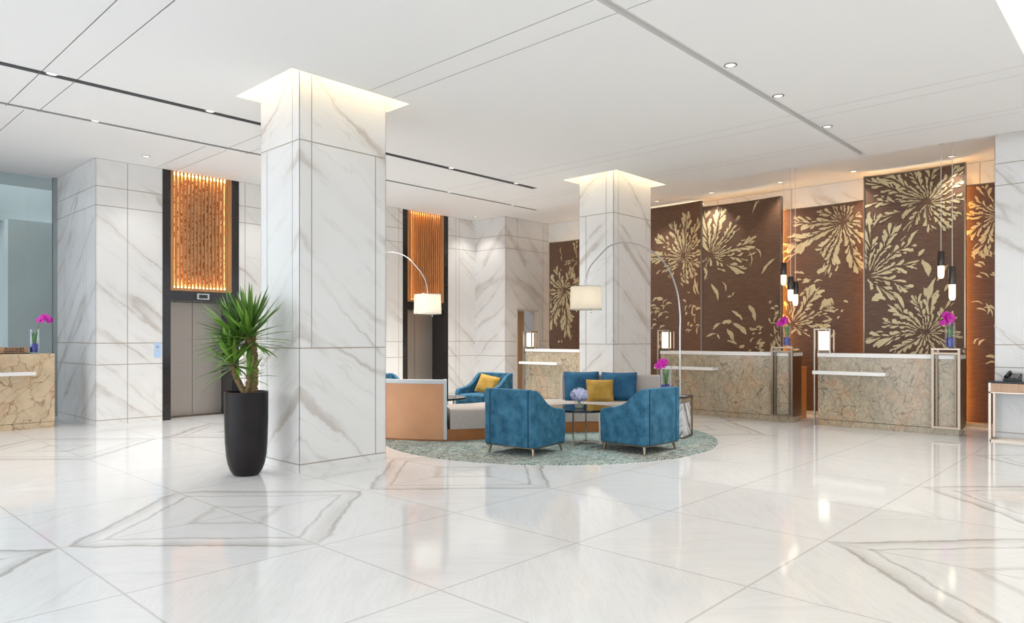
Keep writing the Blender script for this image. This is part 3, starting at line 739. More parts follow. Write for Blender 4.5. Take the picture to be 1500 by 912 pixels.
screen(13.0, 10.90, 9.75, 3.66, 'narrow brown leaf screen seen left of the column behind the sofa', 3, draw_a0, M_BRONZEL, 'r')
screen(13.0, 8.95, 6.915, 4.13, 'brown leaf screen directly right of the column behind the sofa', 11, draw_a, BR, '')
screen(12.8, 6.785, 5.205, 3.965, 'brown leaf screen with mostly bare middle, left of the three clustered pendants', 5, draw_b, BR, 'lr')
screen(13.0, 5.30, 3.80, 3.74, 'brown leaf screen just right of the three clustered pendants, lit amber at both edges', 8, draw_c, BR, '')
screen(12.8, 3.785, 2.325, 4.09, 'tallest brown leaf screen, behind the pair of pendants at right', 21, draw_d, M_BRONZE, 'lr')
screen(13.0, 2.40, 1.30, 3.77, 'brown leaf screen at far right, partly hidden by the right-hand marble column', 14, draw_e, BR, '')

# ------------------------------------------------------------------ reception counters
def counter(label, v0, v1, shelf, left_lamp=True):
    """long side faces -x; v0 right end, v1 left end; shelf = length of the writing shelf from the left end"""
    t = thing('reception_counter', label, 'counter', (11.4, (v0 + v1) / 2, 0)); c = (v0 + v1) / 2
    mb = MB(); mb.box(0, .35, v0 - c, v1 - c, .098, 1.072); mb.build('body', [M_GOLD], t, bevel=.004)
    mb = MB(); mb.box(.006, .35, v0 - c + .004, v1 - c - .004, 0, .092); mb.build('plinth', M_GOLD, t)
    mb = MB(); mb.box(-.012, .42, v0 - c - .006, v1 - c + .006, 1.074, 1.134); mb.build('countertop', M_WHITE, t, bevel=.005)
    mb = MB(); mb.box(-.21, -.001, v1 - c - shelf, v1 - c + .012, .81, .862); mb.build('writing_shelf', M_WHITE, t, bevel=.005)
    mb = MB(); mb.box(.003, .352, v0 - c - .012, v0 - c - .001, .10, 1.072); mb.build('end_panel', M_BRONZED, t)
    return t
counter('gold marble reception counter below the brown screen with bare middle', 4.461, 6.90, 1.15)
counter('gold marble reception counter nearest the console table at right', 2.148, 4.063, 1.03)
counter('gold marble reception counter partly hidden behind the sofa column, beside the open door', 8.2, 10.27, 1.05)
# amber cupboards on the staff side
t = thing('staff_cabinet', 'low amber wood cabinet end showing in the gap between two reception counters', 'cabinet', (12.0, 5.6, 0))
mb = MB(); mb.box(-.22, .24, -1.05, 1.0, 0, .86); mb.build('carcass', M_SLATD, t)
mb = MB(); mb.box(-.235, .25, -1.06, 1.01, .86, .885); mb.build('top', M_SLAT, t)

def lantern(label, vL):
    t = thing('counter_lantern', label, 'lamp', (11.52, vL - .10, 0))
    mb = MB(); r = .011
    z0, zt, zp = 1.134, 1.50, 0.0
    a, b = -.095, .12     # y extents: outer side stands past the counter end
    for x in (-.145, .03):
        mb.box(x - r, x + r, b - r + .02, b + r + .02, 0 if x < 0 else z0, zt)
        mb.box(x - r, x + r, a - r, a + r, z0, zt); mb.box(x - r, x + r, a - r, b + r + .02, zt, zt + .02)
    for y in (a, b + .02): mb.box(-.145, .03, y - r, y + r, zt, zt + .02)
    mb.build('frame', M_BRONZEL, t)
    mb = MB(); mb.box(-.09, -.04, -.072, .095, z0, z0 + .045); mb.build('holder', M_BRONZED, t)
    mb = MB(); mb.box(-.085, -.045, -.076, .10, z0 + .045, zt - .02); mb.build('glass_block', M_LANT, t, bevel=.006)
    mb = MB(); mb.lathe([(.03, zt - .02), (.03, zt + .0)], 12, (-.04, 0, 0)); mb.build('lamp_cap', M_BRONZE, t)
    return t
lantern('small glowing lantern at the left end of the counter behind the side table orchid', 6.90)
lantern('small glowing lantern at the left end of the right-hand reception counter', 4.063)
lantern('small glowing lantern on the counter in front of the open wooden door', 10.27)

def plant_stand(label, v0):
    t = thing('plant_stand', label, 'stand', (11.40, v0 + .155, 0))
    mb = MB(); r = .016; y0, y1 = -.165, .155
    for y in (y0, y1):
        mb.box(-.05 - r, -.05 + r, y - r, y + r, .10, 1.205)
    mb.box(-.05 - r, -.05 + r, y0 + r, y1 - r, .10, .128); mb.box(-.05 - r, -.05 + r, y0 + r, y1 - r, 1.14, 1.168)
    for y in (y0, y1): mb.box(-.03, .27, y - .012, y + .012, 1.14, 1.165); mb.box(.25, .28, y - r, y + r, 1.135, 1.205)
    mb.build('frame', M_BRONZE, t)
    mb = MB()
    for y in (y0 + .045, y1 - .045): mb.box(-.040, -.018, y - .012, y + .012, .128, 1.14)
    mb.build('inner_frame', M_BRONZED, t)
    mb = MB(); mb.box(-.075, .29, y0 - .02, y1 + .02, 1.205, 1.226); mb.build('plate', M_BRONZEL, t, bevel=.003)
    return t
plant_stand('tall bronze plant stand at the right end of the middle counter', 4.461)
plant_stand('tall bronze plant stand at the right end of the right-hand counter', 2.148)

# left desk below the glass
t = thing('concierge_desk', 'amber marble desk at the left edge in front of the glass wall', 'counter', (1.4, 12.53, 0))
mb = MB(); mb.box(-2.2, 1.69, 0, .40, .095, 1.134); mb.build('body', M_GOLDW, t, bevel=.004)
mb = MB(); mb.box(-2.2, 1.685, .006, .40, 0, .09); mb.build('plinth', M_GOLDW, t)
mb = MB(); mb.box(-2.0, 1.40, -.20, -.001, .815, .868); mb.build('writing_shelf', M_WHITE, t, bevel=.005)
t = thing('desk_sign', 'low wooden block with dark carved marks at one end, on the amber marble desk', 'sign', (2.38, 12.70, 1.1345))
mb = MB(); mb.box(-.55, .38, -.09, .09, .012, .098); mb.build('block', wood('sign_wood', (.36, .19, .09), (.48, .28, .15), 'X'), t, bevel=.004)
mb = MB(); mb.box(-.50, .41, -.10, .10, 0, .012); mb.build('base', M_PLASTIC, t)
mb = MB(); rg = random.Random(2)
for row in (0, 1):
    x = .09
    while x < .34:
        w_, h_ = rg.uniform(.006, .012), rg.uniform(.022, .034); z = .020 + row * .040 + rg.uniform(0, .006)
        mb.obox((x, -.0925, z + h_ / 2), (w_, .004, h_), 0, 0, 0, rg.uniform(-.35, .35)); x += w_ + rg.uniform(.005, .013)
mb.build('carved_marks', M_PLASTIC, t)

# ------------------------------------------------------------------ orchids
def petal(mb, c, nrm, up, L, w, m):
    n = Vector(nrm).normalized(); u_ = Vector(up); u_ = (u_ - n * u_.dot(n)).normalized(); s = n.cross(u_)
    c = Vector(c); vs = [c]
    K = 8
    for k in range(K + 1):
        f = k / K; a = pi * f
        vs.append(c + u_ * (L * (.5 - .5 * cos(a)) if False else L * sin(a / 2) ** 1.0 * (.55 + .45 * sin(a / 2))) * (1 if True else 0) + s * 0)
    # outline: teardrop
    pts = []
    for k in range(10):
        q = 2 * pi * k / 10
        pts.append(c + u_ * (L * .52 * (1 - cos(q))) + s * (w * sin(q) * (.6 + .4 * (1 - cos(q)) / 2)) + n * (.010 * sin(q / 2) ** 2))
    mb.add(pts, [list(range(10))], m)
def orchid(label, loc, lean, flowers, size=1.0, vase_h=.37, vase_r=.067, heads=5, flow_r=.04):
    """lean = (x, y, z) of the tip of the spray above the rim"""
    t = thing('orchid_vase', label, 'vase', loc)
    mb = MB(); prof = [(vase_r, 0), (vase_r, vase_h)]
    mb.lathe([(vase_r * .98, .0), (vase_r, .012), (vase_r, vase_h), (vase_r - .004, vase_h), (vase_r - .004, .018), (.002, .016)], 28, cap0=True, cap1=True)
    mb.build('glass_vase', M_GLASS, t, smooth=50)
    rg = random.Random(hash(label) % 1000 if False else int(loc[0] * 100)); mb = MB()
    for k in range(55):
        a, rr = rg.uniform(0, 2 * pi), (vase_r - .019) * sqrt(rg.random()); mb.ball((rr * cos(a), rr * sin(a), .034 + .115 * rg.random()), .014, 8, 6)
    mb.lathe([(vase_r - .012, .02), (vase_r - .010, .13), (.01, .15)], 16); mb.build('blue_beads', M_BEAD, t, smooth=True)
    mb = MB()
    for k in range(5):
        a = k * 1.3 + .4; L_, w_ = rg.uniform(.16, .24), .021
        vs, fs = [], []
        for i in range(7):
            f = i / 6; w = w_ * sin(pi * (.12 + .84 * f)); r_ = .008 + .038 * f ** 1.5; z = .13 + L_ * f
            ca, sa = cos(a), sin(a); vs += [(r_ * ca - sa * w, r_ * sa + ca * w, z), (r_ * ca * .6, r_ * sa * .6, z - .002), (r_ * ca + sa * w, r_ * sa - ca * w, z)]
        for i in range(6):
            o = 3 * i; fs += [(o, o + 1, o + 4, o + 3), (o + 1, o + 2, o + 5, o + 4)]
        mb.add(vs, fs)
    mb.build('leaves', M_OLEAF, t, smooth=60)
    T = Vector(lean); pts = []
    for k in range(15):
        f = k / 14; e = Vector((T.x * f ** 1.7, T.y * f ** 1.7, .10 + (T.z + vase_h - .10) * sin(min(1, f * 1.18) * pi / 2) - max(0, f - .72) * .32))
        pts.append(e)
    mb = MB(); mb.tube(pts, .0032, 6); mb.build('stem', M_STEM, t, smooth=True)
    camd = Vector((-.73, -.68, 0))
    for k in range(heads):
        f = .58 + .42 * k / max(1, heads - 1); i = f * 14; p = pts[int(i)] if int(i) >= 14 else pts[int(i)].lerp(pts[int(i) + 1], i - int(i))
        n = camd + Vector((rg.uniform(-.5, .5), rg.uniform(-.5, .5), rg.uniform(-.2, .4))); c = p + n.normalized() * .018 + Vector((rg.uniform(-.02, .02), rg.uniform(-.02, .02), rg.uniform(-.015, .015)))
        mb = MB(); R_ = flow_r * (1.0 - .25 * k / heads)
        n.normalize(); upv = Vector((0, 0, 1)); sdv = n.cross(upv).normalized(); upv = sdv.cross(n)
        for a, ln, wd in ((90, 1, .42), (215, .95, .40), (325, .95, .40), (10, 1.05, .72), (170, 1.05, .72)):
            dv = sdv * cos(radians(a)) + upv * sin(radians(a)); petal(mb, c, n, dv, R_ * ln, R_ * wd, 0)
        mb.ball(c + n * .008 - upv * .004, R_ * .2, 8, 6, 1)
        mb.build('flower', [M_ORCHID, M_ORCHIDC], t, smooth=True)
    return t
LFT = Vector((-.6836, .7299, 0))     # towards the left as one faces the reception diagonal
orchid('magenta orchid in a tall glass vase on the stand at the right-hand counter', (11.50, 2.275, 1.2265), (-.045, .05, .09), 0, heads=8, flow_r=.074)
orchid('magenta orchid in a tall glass vase on the stand at the middle counter', (11.52, 4.60, 1.2265), (-.075, .085, .08), 0, heads=6, flow_r=.066)
orchid('magenta orchid in a glass vase leaning right on the amber marble desk', (2.86, 12.70, 1.1345), (.19, -.20, .20), 0, heads=6, flow_r=.066)

# ------------------------------------------------------------------ pendants
def pendant(label, x, y, zt, zb, group):
    t = thing('pendant_lamp', label, 'lamp', (x, y, zb), group=None); h = zt - zb; r = .046
    mb = MB(); mb.lathe([(r * .96, h * .47), (r, h * .50), (r, h * .98), (r * .9, h)], 20); mb.build('socket', M_SMOKE, t, smooth=True)
    mb = MB(); mb.lathe([(.004, 0), (r * .55, .004), (r * .85, .03), (r * .93, .06), (r * .93, h * .49)], 20); mb.build('glass_shade', M_FROST, t, smooth=True)
    mb = MB(); mb.tube([(0, 0, h), (0, 0, ZH - zb - .01)], .005, 6); mb.build('cord', M_WIRE, t)
    mb = MB(); mb.lathe([(.045, ZH - zb - .02), (.045, ZH - zb)], 18); mb.build('ceiling_rose', M_WHITE, t, smooth=True)
    o = t; o['group'] = group
    return t
PG1, PG2 = 'cluster of three pendants over the gap between counters', 'pair of pendants over the right-hand counter'
pendant('highest and leftmost pendant of the cluster of three between the counters', 11.133, 4.497, 2.565, 2.206, PG1)
pendant('middle pendant of the cluster of three between the counters', 11.008, 4.339, 2.33, 1.946, PG1)
pendant('lowest pendant, rightmost in the cluster of three between the counters', 11.165, 4.325, 2.264, 1.876, PG1)
pendant('higher left pendant of the pair above the right-hand orchid', 11.585, 2.406, 2.616, 2.223, PG2)
pendant('lower right pendant of the pair above the right-hand orchid', 11.464, 2.243, 2.38, 1.899, PG2)

# ------------------------------------------------------------------ console and telephone
t = thing('console_table', 'slim console table with wood drawer front at the right edge', 'table', (11.23, 1.763, 0))
mb = MB(); r = .014
for x, y in ((0, 0), (.33, 0), (0, -1.4), (.33, -1.4)): mb.box(x - r, x + r, y - r, y + r, 0, .775)
for x in (0, .33): mb.box(x - r, x + r, -1.4, 0, 0, .022)
for y in (0, -1.4): mb.box(0, .33, y - r, y + r, 0, .022)
mb.box(-r, .33 + r, -1.4 - r, r, .640, .656); mb.build('frame', M_BRONZEL, t)
mb = MB(); mb.box(-.012, .335, -1.39, -.015, .657, .772); mb.build('drawer_box', M_TANX, t, bevel=.003)
mb = MB(); mb.box(-.02, .35, -1.43, .02, .776, .802); mb.build('tabletop', M_TTOP, t, bevel=.003)
t = thing('desk_telephone', 'black desk telephone on the console table', 'telephone', (11.40, 1.535, .8025), radians(-8))
mb = MB(); mb.prism([(-.09, -.085), (.09, -.085), (.09, .085), (-.09, .085)], 0, .02)
mb.add([(-.09, -.085, .02), (.09, -.085, .02), (.09, .085, .02), (-.09, .085, .02), (-.09, -.085, .03), (.09, -.085, .10), (.09, .085, .10), (-.09, .085, .03)], [(4, 5, 6, 7), (0, 1, 5, 4), (2, 3, 7, 6), (1, 2, 6, 5), (3, 0, 4, 7)])
mb.build('base', M_PLASTIC, t, bevel=.004)
mb = MB(); mb.tube([(-.085, .055, .055), (-.06, .055, .068), (.05, .055, .112), (.09, .055, .112)], [.022, .015, .015, .022], 10); mb.build('handset', M_PLASTIC, t, smooth=True)
mb = MB()
for i in range(4):
    for j in range(3): mb.obox((-.055 + i * .032, -.062 + j * .030, .0465 + i * .0124), (.018, .018, .008), 0, 0, 0, -.37)
mb.build('keypad', M_GREY, t)
mb = MB(); mb.obox((.072, -.03, .0965), (.03, .085, .006), 0, 0, 0, -.37); mb.build('screen', M_GREY, t)

# ------------------------------------------------------------------ rug and S-shaped sofa
rc = W(.504, 9.87); mb = MB(); mb.lathe([(2.29, 0), (2.29, .008), (2.275, .013), (0.001, .013)], 128, cap1=False)
o = mb.build('round_rug', M_RUG, None, (*rc, 0), smooth=True); tag(o, 'large round teal and grey patterned rug under the sofa group', 'rug')

def cr(pts, n=10):
    out = []
    P = [Vector(p) for p in pts]
    for i in range(len(P) - 1):
        p0, p1, p2, p3 = P[max(i - 1, 0)], P[i], P[i + 1], P[min(i + 2, len(P) - 1)]
        for k in range(n):
            t = k / n
            out.append(.5 * ((2 * p1) + (p2 - p0) * t + (2 * p0 - 5 * p1 + 4 * p2 - p3) * t * t + (3 * p1 - p0 - 3 * p2 + p3) * t ** 3))
    out.append(P[-1]); return out
near = cr([(-2.45, 9.98), (-2.1, 9.67), (-1.65, 9.43), (-1.2, 9.30), (-.86, 9.28), (-.33, 9.45), (.1, 9.76), (.5, 10.03), (1.0, 10.17), (1.35, 10.16), (1.65, 10.08), (1.90, 9.95)], 10)
def normals(path):
    ns = []
    for i in range(len(path)):
        a = path[min(i + 1, len(path) - 1)] - path[max(i - 1, 0)]; a.normalize(); ns.append(Vector((-a.y, a.x)))
    return ns
nn = normals(near)
SO = W(0, 10.0)
def strip(sel, d0, d1, z0, z1, rnd=0, d0f=None):
    """solid swept along part of the sofa line between offsets d0..d1 and heights z0..z1, with rounded top edges"""
    mb = MB()
    if rnd:
        prof = [(d0, z0), (d0, z1 - rnd)] + [(d0 + rnd * (1 - cos(a)), z1 - rnd + rnd * sin(a)) for a in (pi / 6, pi / 3, pi / 2)] + \
               [(d1 - rnd * (1 - cos(a)), z1 - rnd + rnd * sin(a)) for a in (pi / 2, pi / 3, pi / 6)] + [(d1, z1 - rnd), (d1, z0)]
    else: prof = [(d0, z0), (d0, z1), (d1, z1), (d1, z0)]
    K = len(prof); vs, fs = [], []
    for i in sel:
        for d, z in prof:
            q = near[i] + nn[i] * d; w = W(q.x, q.y); vs.append((w[0] - SO[0], w[1] - SO[1], z))
    n = len(sel)
    for i in range(n - 1):
        for k in range(K):
            k2 = (k + 1) % K; fs.append((i * K + k, i * K + k2, (i + 1) * K + k2, (i + 1) * K + k))
    fs.append(list(range(K))); fs.append([(n - 1) * K + k for k in range(K)][::-1])
    mb.add(vs, fs); return mb
allp = list(range(len(near))); iL = [i for i in allp if near[i].x <= -.855]
iR = [i for i in allp if near[i].x >= .90]; RZ = .0132
sofa = thing('curved_sofa', 'long S-shaped sofa with copper back and taupe seat on the rug', 'sofa', (*SO, RZ))
strip(allp, .015, .79, 0, .15).build('plinth', M_COPPERD, sofa, smooth=30)
iS = allp
strip(iL, .105, .80, .152, .415, .035).build('seat', M_SEAT, sofa, smooth=40)
strip([i for i in allp if near[i].x >= -.86 and near[i].x <= .91], .0, .80, .152, .415, .035).build('seat', M_SEAT, sofa, smooth=40)
strip(iR, .0, .66, .152, .415, .035).build('seat', M_SEAT, sofa, smooth=40)
bl = strip(iL, .004, .03, .02, .765).build('backrest', M_COPPER, sofa, smooth=30)
strip(iL, .03, .10, .10, .80, .03).build('back_upholstery', M_TRIM, bl, smooth=40)
strip(iL, -.004, .035, .755, .812, .014).build('top_roll', M_TRIM, bl, smooth=40)
strip(iL[-2:], -.008, .106, .02, .813, .014).build('end_trim', M_TRIM, bl, smooth=40)
br = strip(iR, .665, .79, .15, .80, .03).build('backrest', M_SEAT, sofa, smooth=40)
strip(iR, .792, .812, .02, .79).build('outer_shell', M_COPPER, br, smooth=30)
strip(iR[-2:], .655, .80, .14, .803, .012).build('end_trim', M_TRIM, br, smooth=40)

# cushions
def cushion(label, loc, size, th, rz, tilt, m, group=None, roll=0, hz=.82):
    n = 14; mb = MB(); vs, fs = [], []
    for sgn in (1, -1):
        for i in range(n + 1):
            for j in range(n + 1):
                a, b = i / n * 2 - 1, j / n * 2 - 1
                pin = 1 - .13 * (a * a) * (1 - b * b) - .0
                pin2 = 1 - .13 * (b * b) * (1 - a * a)
                x, z = a * size / 2 * pin2, b * size / 2 * pin
                x *= 1 - .05 * (1 - b * b) * abs(a); z *= 1 - .05 * (1 - a * a) * abs(b)
                t_ = th / 2 * ((1 - a ** 4) * (1 - b ** 4)) ** .55
                vs.append((x, sgn * t_, (z + size / 2) * hz))
    o = (n + 1) ** 2
    for i in range(n):
        for j in range(n):
            q = i * (n + 1) + j; f = (q, q + n + 1, q + n + 2, q + 1)
            fs.append(f[::-1] if False else f); fs.append(tuple(o + k for k in f)[::-1])
    mb.add(vs, fs)
    ob = mb.build('throw_cushion', m, None, loc, smooth=70); ob.rotation_euler = (tilt, roll, rz)
    mb2 = MB(); edge = []
    for a, b in [(-1, k / 8 - 1) for k in range(0, 16)] + [(k / 8 - 1, 1) for k in range(0, 16)] + [(1, 1 - k / 8) for k in range(0, 16)] + [(1 - k / 8, -1) for k in range(0, 16)]:
        pin = 1 - .13 * (a * a) * (1 - b * b); pin2 = 1 - .13 * (b * b) * (1 - a * a)
        x, z = a * size / 2 * pin2, b * size / 2 * pin
        x *= 1 - .05 * (1 - b * b) * abs(a); z *= 1 - .05 * (1 - a * a) * abs(b); edge.append((x, 0, (z + size / 2) * hz))
    mb2.tube(edge, .006, 6, closed=True); mb2.build('piping', m, ob, smooth=True)
    return tag(ob, label, 'cushion', group)
ROOM = -46.88                            # turns a plan heading at the station into the room grid
ZS = RZ + .418
cushion('blue velvet cushion at the left of the sofa back', (*W(1.07, 10.63), ZS), .54, .17, radians(ROOM + 4), radians(-17), M_PILB)
cushion('blue velvet cushion at the right of the sofa back', (*W(1.61, 10.57), ZS), .53, .17, radians(ROOM - 10), radians(-17), M_PILB)
cushion('mustard velvet cushion between two blue ones on the sofa', (*W(1.31, 10.46), ZS), .40, .13, radians(ROOM - 3), radians(-16), M_PILY)

# ------------------------------------------------------------------ armchairs
def make_chair():
    t = thing('armchair', '', 'armchair', (0, 0, 0))
    Wd, D, zb, H_ = .72, .68, .105, .765; aw = .085
    prof = [(-D / 2, zb), (-D / 2, H_), (-D / 2 + .07, H_ - .004), (-D / 2 + .13, H_ - .03), (-D / 2 + .20, H_ - .09), (-D / 2 + .28, H_ - .155), (-D / 2 + .36, H_ - .20), (-D / 2 + .45, H_ - .228), (-D / 2 + .55, H_ - .243),
            (D / 2 - .06, H_ - .252), (D / 2 - .025, H_ - .268), (D / 2 - .004, H_ - .30), (D / 2, H_ - .34), (D / 2 - .012, zb)]
    n = len(prof)
    for s in (-1, 1):
        mb = MB(); x0, x1 = s * Wd / 2, s * (Wd / 2 - aw)
        vs = [(x0, y, z) for y, z in prof] + [(x1, y, z) for y, z in prof]
        fs = [list(range(n)), list(range(n, 2 * n))[::-1]] + [(i, n + i, n + (i + 1) % n, (i + 1) % n) for i in range(n)]
        if s > 0: fs = [f[::-1] for f in fs]
        mb.add(vs, fs); a = mb.build('arm', M_VELVET, t, bevel=.022, seg=3)
    mb = MB(); xi = Wd / 2 - aw
    vs = [(-xi, -D / 2, zb), (xi, -D / 2, zb), (xi, -D / 2 + .16, zb), (-xi, -D / 2 + .16, zb), (-xi, -D / 2, H_), (xi, -D / 2, H_), (xi, -D / 2 + .10, H_), (-xi, -D / 2 + .10, H_)]
    mb.add(vs, [(0, 3, 2, 1), (4, 5, 6, 7), (0, 1, 5, 4), (2, 3, 7, 6), (0, 4, 7, 3), (1, 2, 6, 5)])
    bk = mb.build('backrest', M_VELVET, t, bevel=.016, seg=3)
    mb = MB()
    for x in (-xi, xi): mb.tube([(x, -D / 2 - .001, zb + .01), (x, -D / 2 - .001, H_ - .01)], .0055, 6)
    mb.build('seam', M_VELVETD, bk, smooth=True)
    mb = MB(); mb.box(-xi + .002, xi - .002, -D / 2 + .12, D / 2 - .02, zb, .285); mb.build('seat_base', M_VELVET, t, bevel=.012)
    mb = MB(); mb.box(-xi + .004, xi - .004, -D / 2 + .13, D / 2 + .005, .287, .425); mb.build('seat_cushion', M_VELVET, t, bevel=.035, seg=4)
    mb = MB(); mb.box(-Wd / 2 + .02, Wd / 2 - .02, -D / 2 + .015, D / 2 - .03, zb - .012, zb); mb.build('underframe', M_BRONZED, t)
    for sx in (-1, 1):
        for sy in (-1, 1):
            x, y = sx * (Wd / 2 - .055), sy * (D / 2 - .06)
            mb = MB(); mb.tube([(x, y, zb - .006), (x + sx * .018, y + sy * .018, .003)], [.021, .011], 10); mb.build('leg', M_BRONZE, t, smooth=True)
    return t
ch = make_chair()
def place(ch, label, ctr, fwd, z):
    a = atan2(fwd[1], fwd[0]) - pi / 2 + radians(ROOM)
    ch.location = (*W(*ctr), z); ch.rotation_euler = (0, 0, a); ch['label'] = label
    ch['group'] = 'blue velvet armchairs around the sofa'
    return ch
# front pair back onto the camera; centre = near rear corner + half width and depth
def centre(N, fwd, right): return (N[0] + fwd[0] * .34 + right * (-fwd[1]) * .36, N[1] + fwd[1] * .34 + right * fwd[0] * .36)
f1 = (.60, .80); f2 = (-.70, .714)
place(ch, 'blue velvet armchair seen from behind, left of the round black table', centre((.247, 7.95), f1, 1), f1, RZ)
place(copy_tree(ch), 'blue velvet armchair seen from behind, right of the round black table', centre((1.541, 8.10), f2, -1), f2, RZ)
c3 = (-.47, 11.85); place(copy_tree(ch), 'blue velvet armchair facing the camera with one mustard cushion', c3, (-.62, -.785), RZ)
c4 = (-1.93, 11.78); place(copy_tree(ch), 'blue velvet armchair mostly hidden behind the copper sofa back', c4, (.94, -.34), 0)
cushion('mustard velvet cushion in the armchair facing the camera', (*W(-.47, 11.82), .445), .40, .13, radians(ROOM - 34), radians(-24), M_PILY, hz=.80, roll=radians(9))

# ------------------------------------------------------------------ tables
def round_table(label, ctr, R_, h, z):
    t = thing('coffee_table', label, 'table', (*W(*ctr), z))
    mb = MB(); mb.lathe([(R_ - .006, h - .03), (R_, h - .026), (R_, h - .004), (R_ - .004, h)], 64); mb.build('tabletop', M_TTOP, t, smooth=40)
    for a0 in (radians(20), radians(110)):
        mb = MB(); d = Vector((cos(a0), sin(a0), 0)); q = R_ * .62
        for s in (-1, 1): mb.obox((d.x * q * s, d.y * q * s, (h - .03) / 2), (.028, .012, h - .032), a0)
        mb.obox((0, 0, .007 + (.012 if a0 > 1 else 0)), (2 * q, .028, .012), a0)
        mb.build('leg_frame', M_BRONZEL, t)
    return t
round_table('round black glass coffee table between the two front blue armchairs', (.88, 9.12), .44, .462, RZ)
round_table('round black coffee table behind the copper sofa back', (-1.12, 10.72), .42, .462, RZ)
t = thing('hydrangea_vase', 'lilac hydrangea ball in a small glass cube on the front coffee table', 'vase', (*W(.865, 9.02), RZ + .4625), radians(20))
mb = MB(); s = .048; mb.box(-s, s, -s, s, 0, .095); mb.build('glass_cube', M_GLASS, t)
mb = MB(); mb.box(-s + .005, s - .005, -s + .005, s - .005, .005, .05); mb.tube([(0, 0, .04), (0, 0, .13)], .018, 8); mb.build('stems', mat('pale_stems', (.42, .44, .36), .4), t)
mb = MB(); rg = random.Random(4); mb.ball((0, 0, .165), .098, 20, 14, 0, (1, 1, .78))
for k in range(330):
    zz_ = rg.uniform(-.75, 1); a = rg.uniform(0, 2 * pi); q = sqrt(1 - zz_ * zz_); n = Vector((q * cos(a), q * sin(a), zz_))
    c = Vector((0, 0, .165)) + Vector((n.x, n.y, n.z * .8)) * rg.uniform(.100, .117); u_ = n.orthogonal().normalized(); w_ = n.cross(u_); b0 = rg.uniform(0, 6)
    for j in range(4):
        d = u_ * cos(b0 + j * pi / 2) + w_ * sin(b0 + j * pi / 2); e = n.cross(d)
        mb.add([c, c + d * .010 + e * .008 + n * .003, c + d * .019 + n * .004, c + d * .010 - e * .008 + n * .003], [(0, 1, 2, 3)], 1 if k % 3 else 0)
mb.build('flower_head', [M_HYD, M_HYD2], t)

# side table with the striped stone block
sa = atan2(.88, .475) + radians(ROOM)
ctr = (2.32 + .42 / 2 * (.475 - .88), 9.47 + .42 / 2 * (.88 + .475))
t = thing('side_table', 'side table with bronze frame around a striped black and white marble block', 'table', (*W(*ctr), RZ), sa)
mb = MB(); h = .21; r = .009
for x, y in ((-h, h), (h, -h), (h, h)): mb.box(x - r, x + r, y - r, y + r, 0, .552)
for y in (-h, h): mb.box(-h, h, y - r, y + r, 0, .016); mb.box(-h, h, y - r, y + r, .536, .552)
for x in (-h, h): mb.box(x - r, x + r, -h, h, 0, .016); mb.box(x - r, x + r, -h, h, .536, .552)
mb.build('frame', M_BRONZED, t)
mb = MB(); mb.box(-h - .012, h + .012, -h - .012, h + .012, .553, .568); mb.build('tabletop', M_TTOP, t, bevel=.002)
mb = MB(); mb.box(-h + .005, h - .02, -h + .02, h - .02, .017, .47); mb.build('stone_block', M_STRIPE, t, bevel=.003)
orchid('large magenta orchid in a glass vase on the side table by the sofa end', (*W(2.13, 9.72), RZ + .5685), (-.10, .055, .075), 0, heads=7, vase_h=.40, vase_r=.085, flow_r=.062)

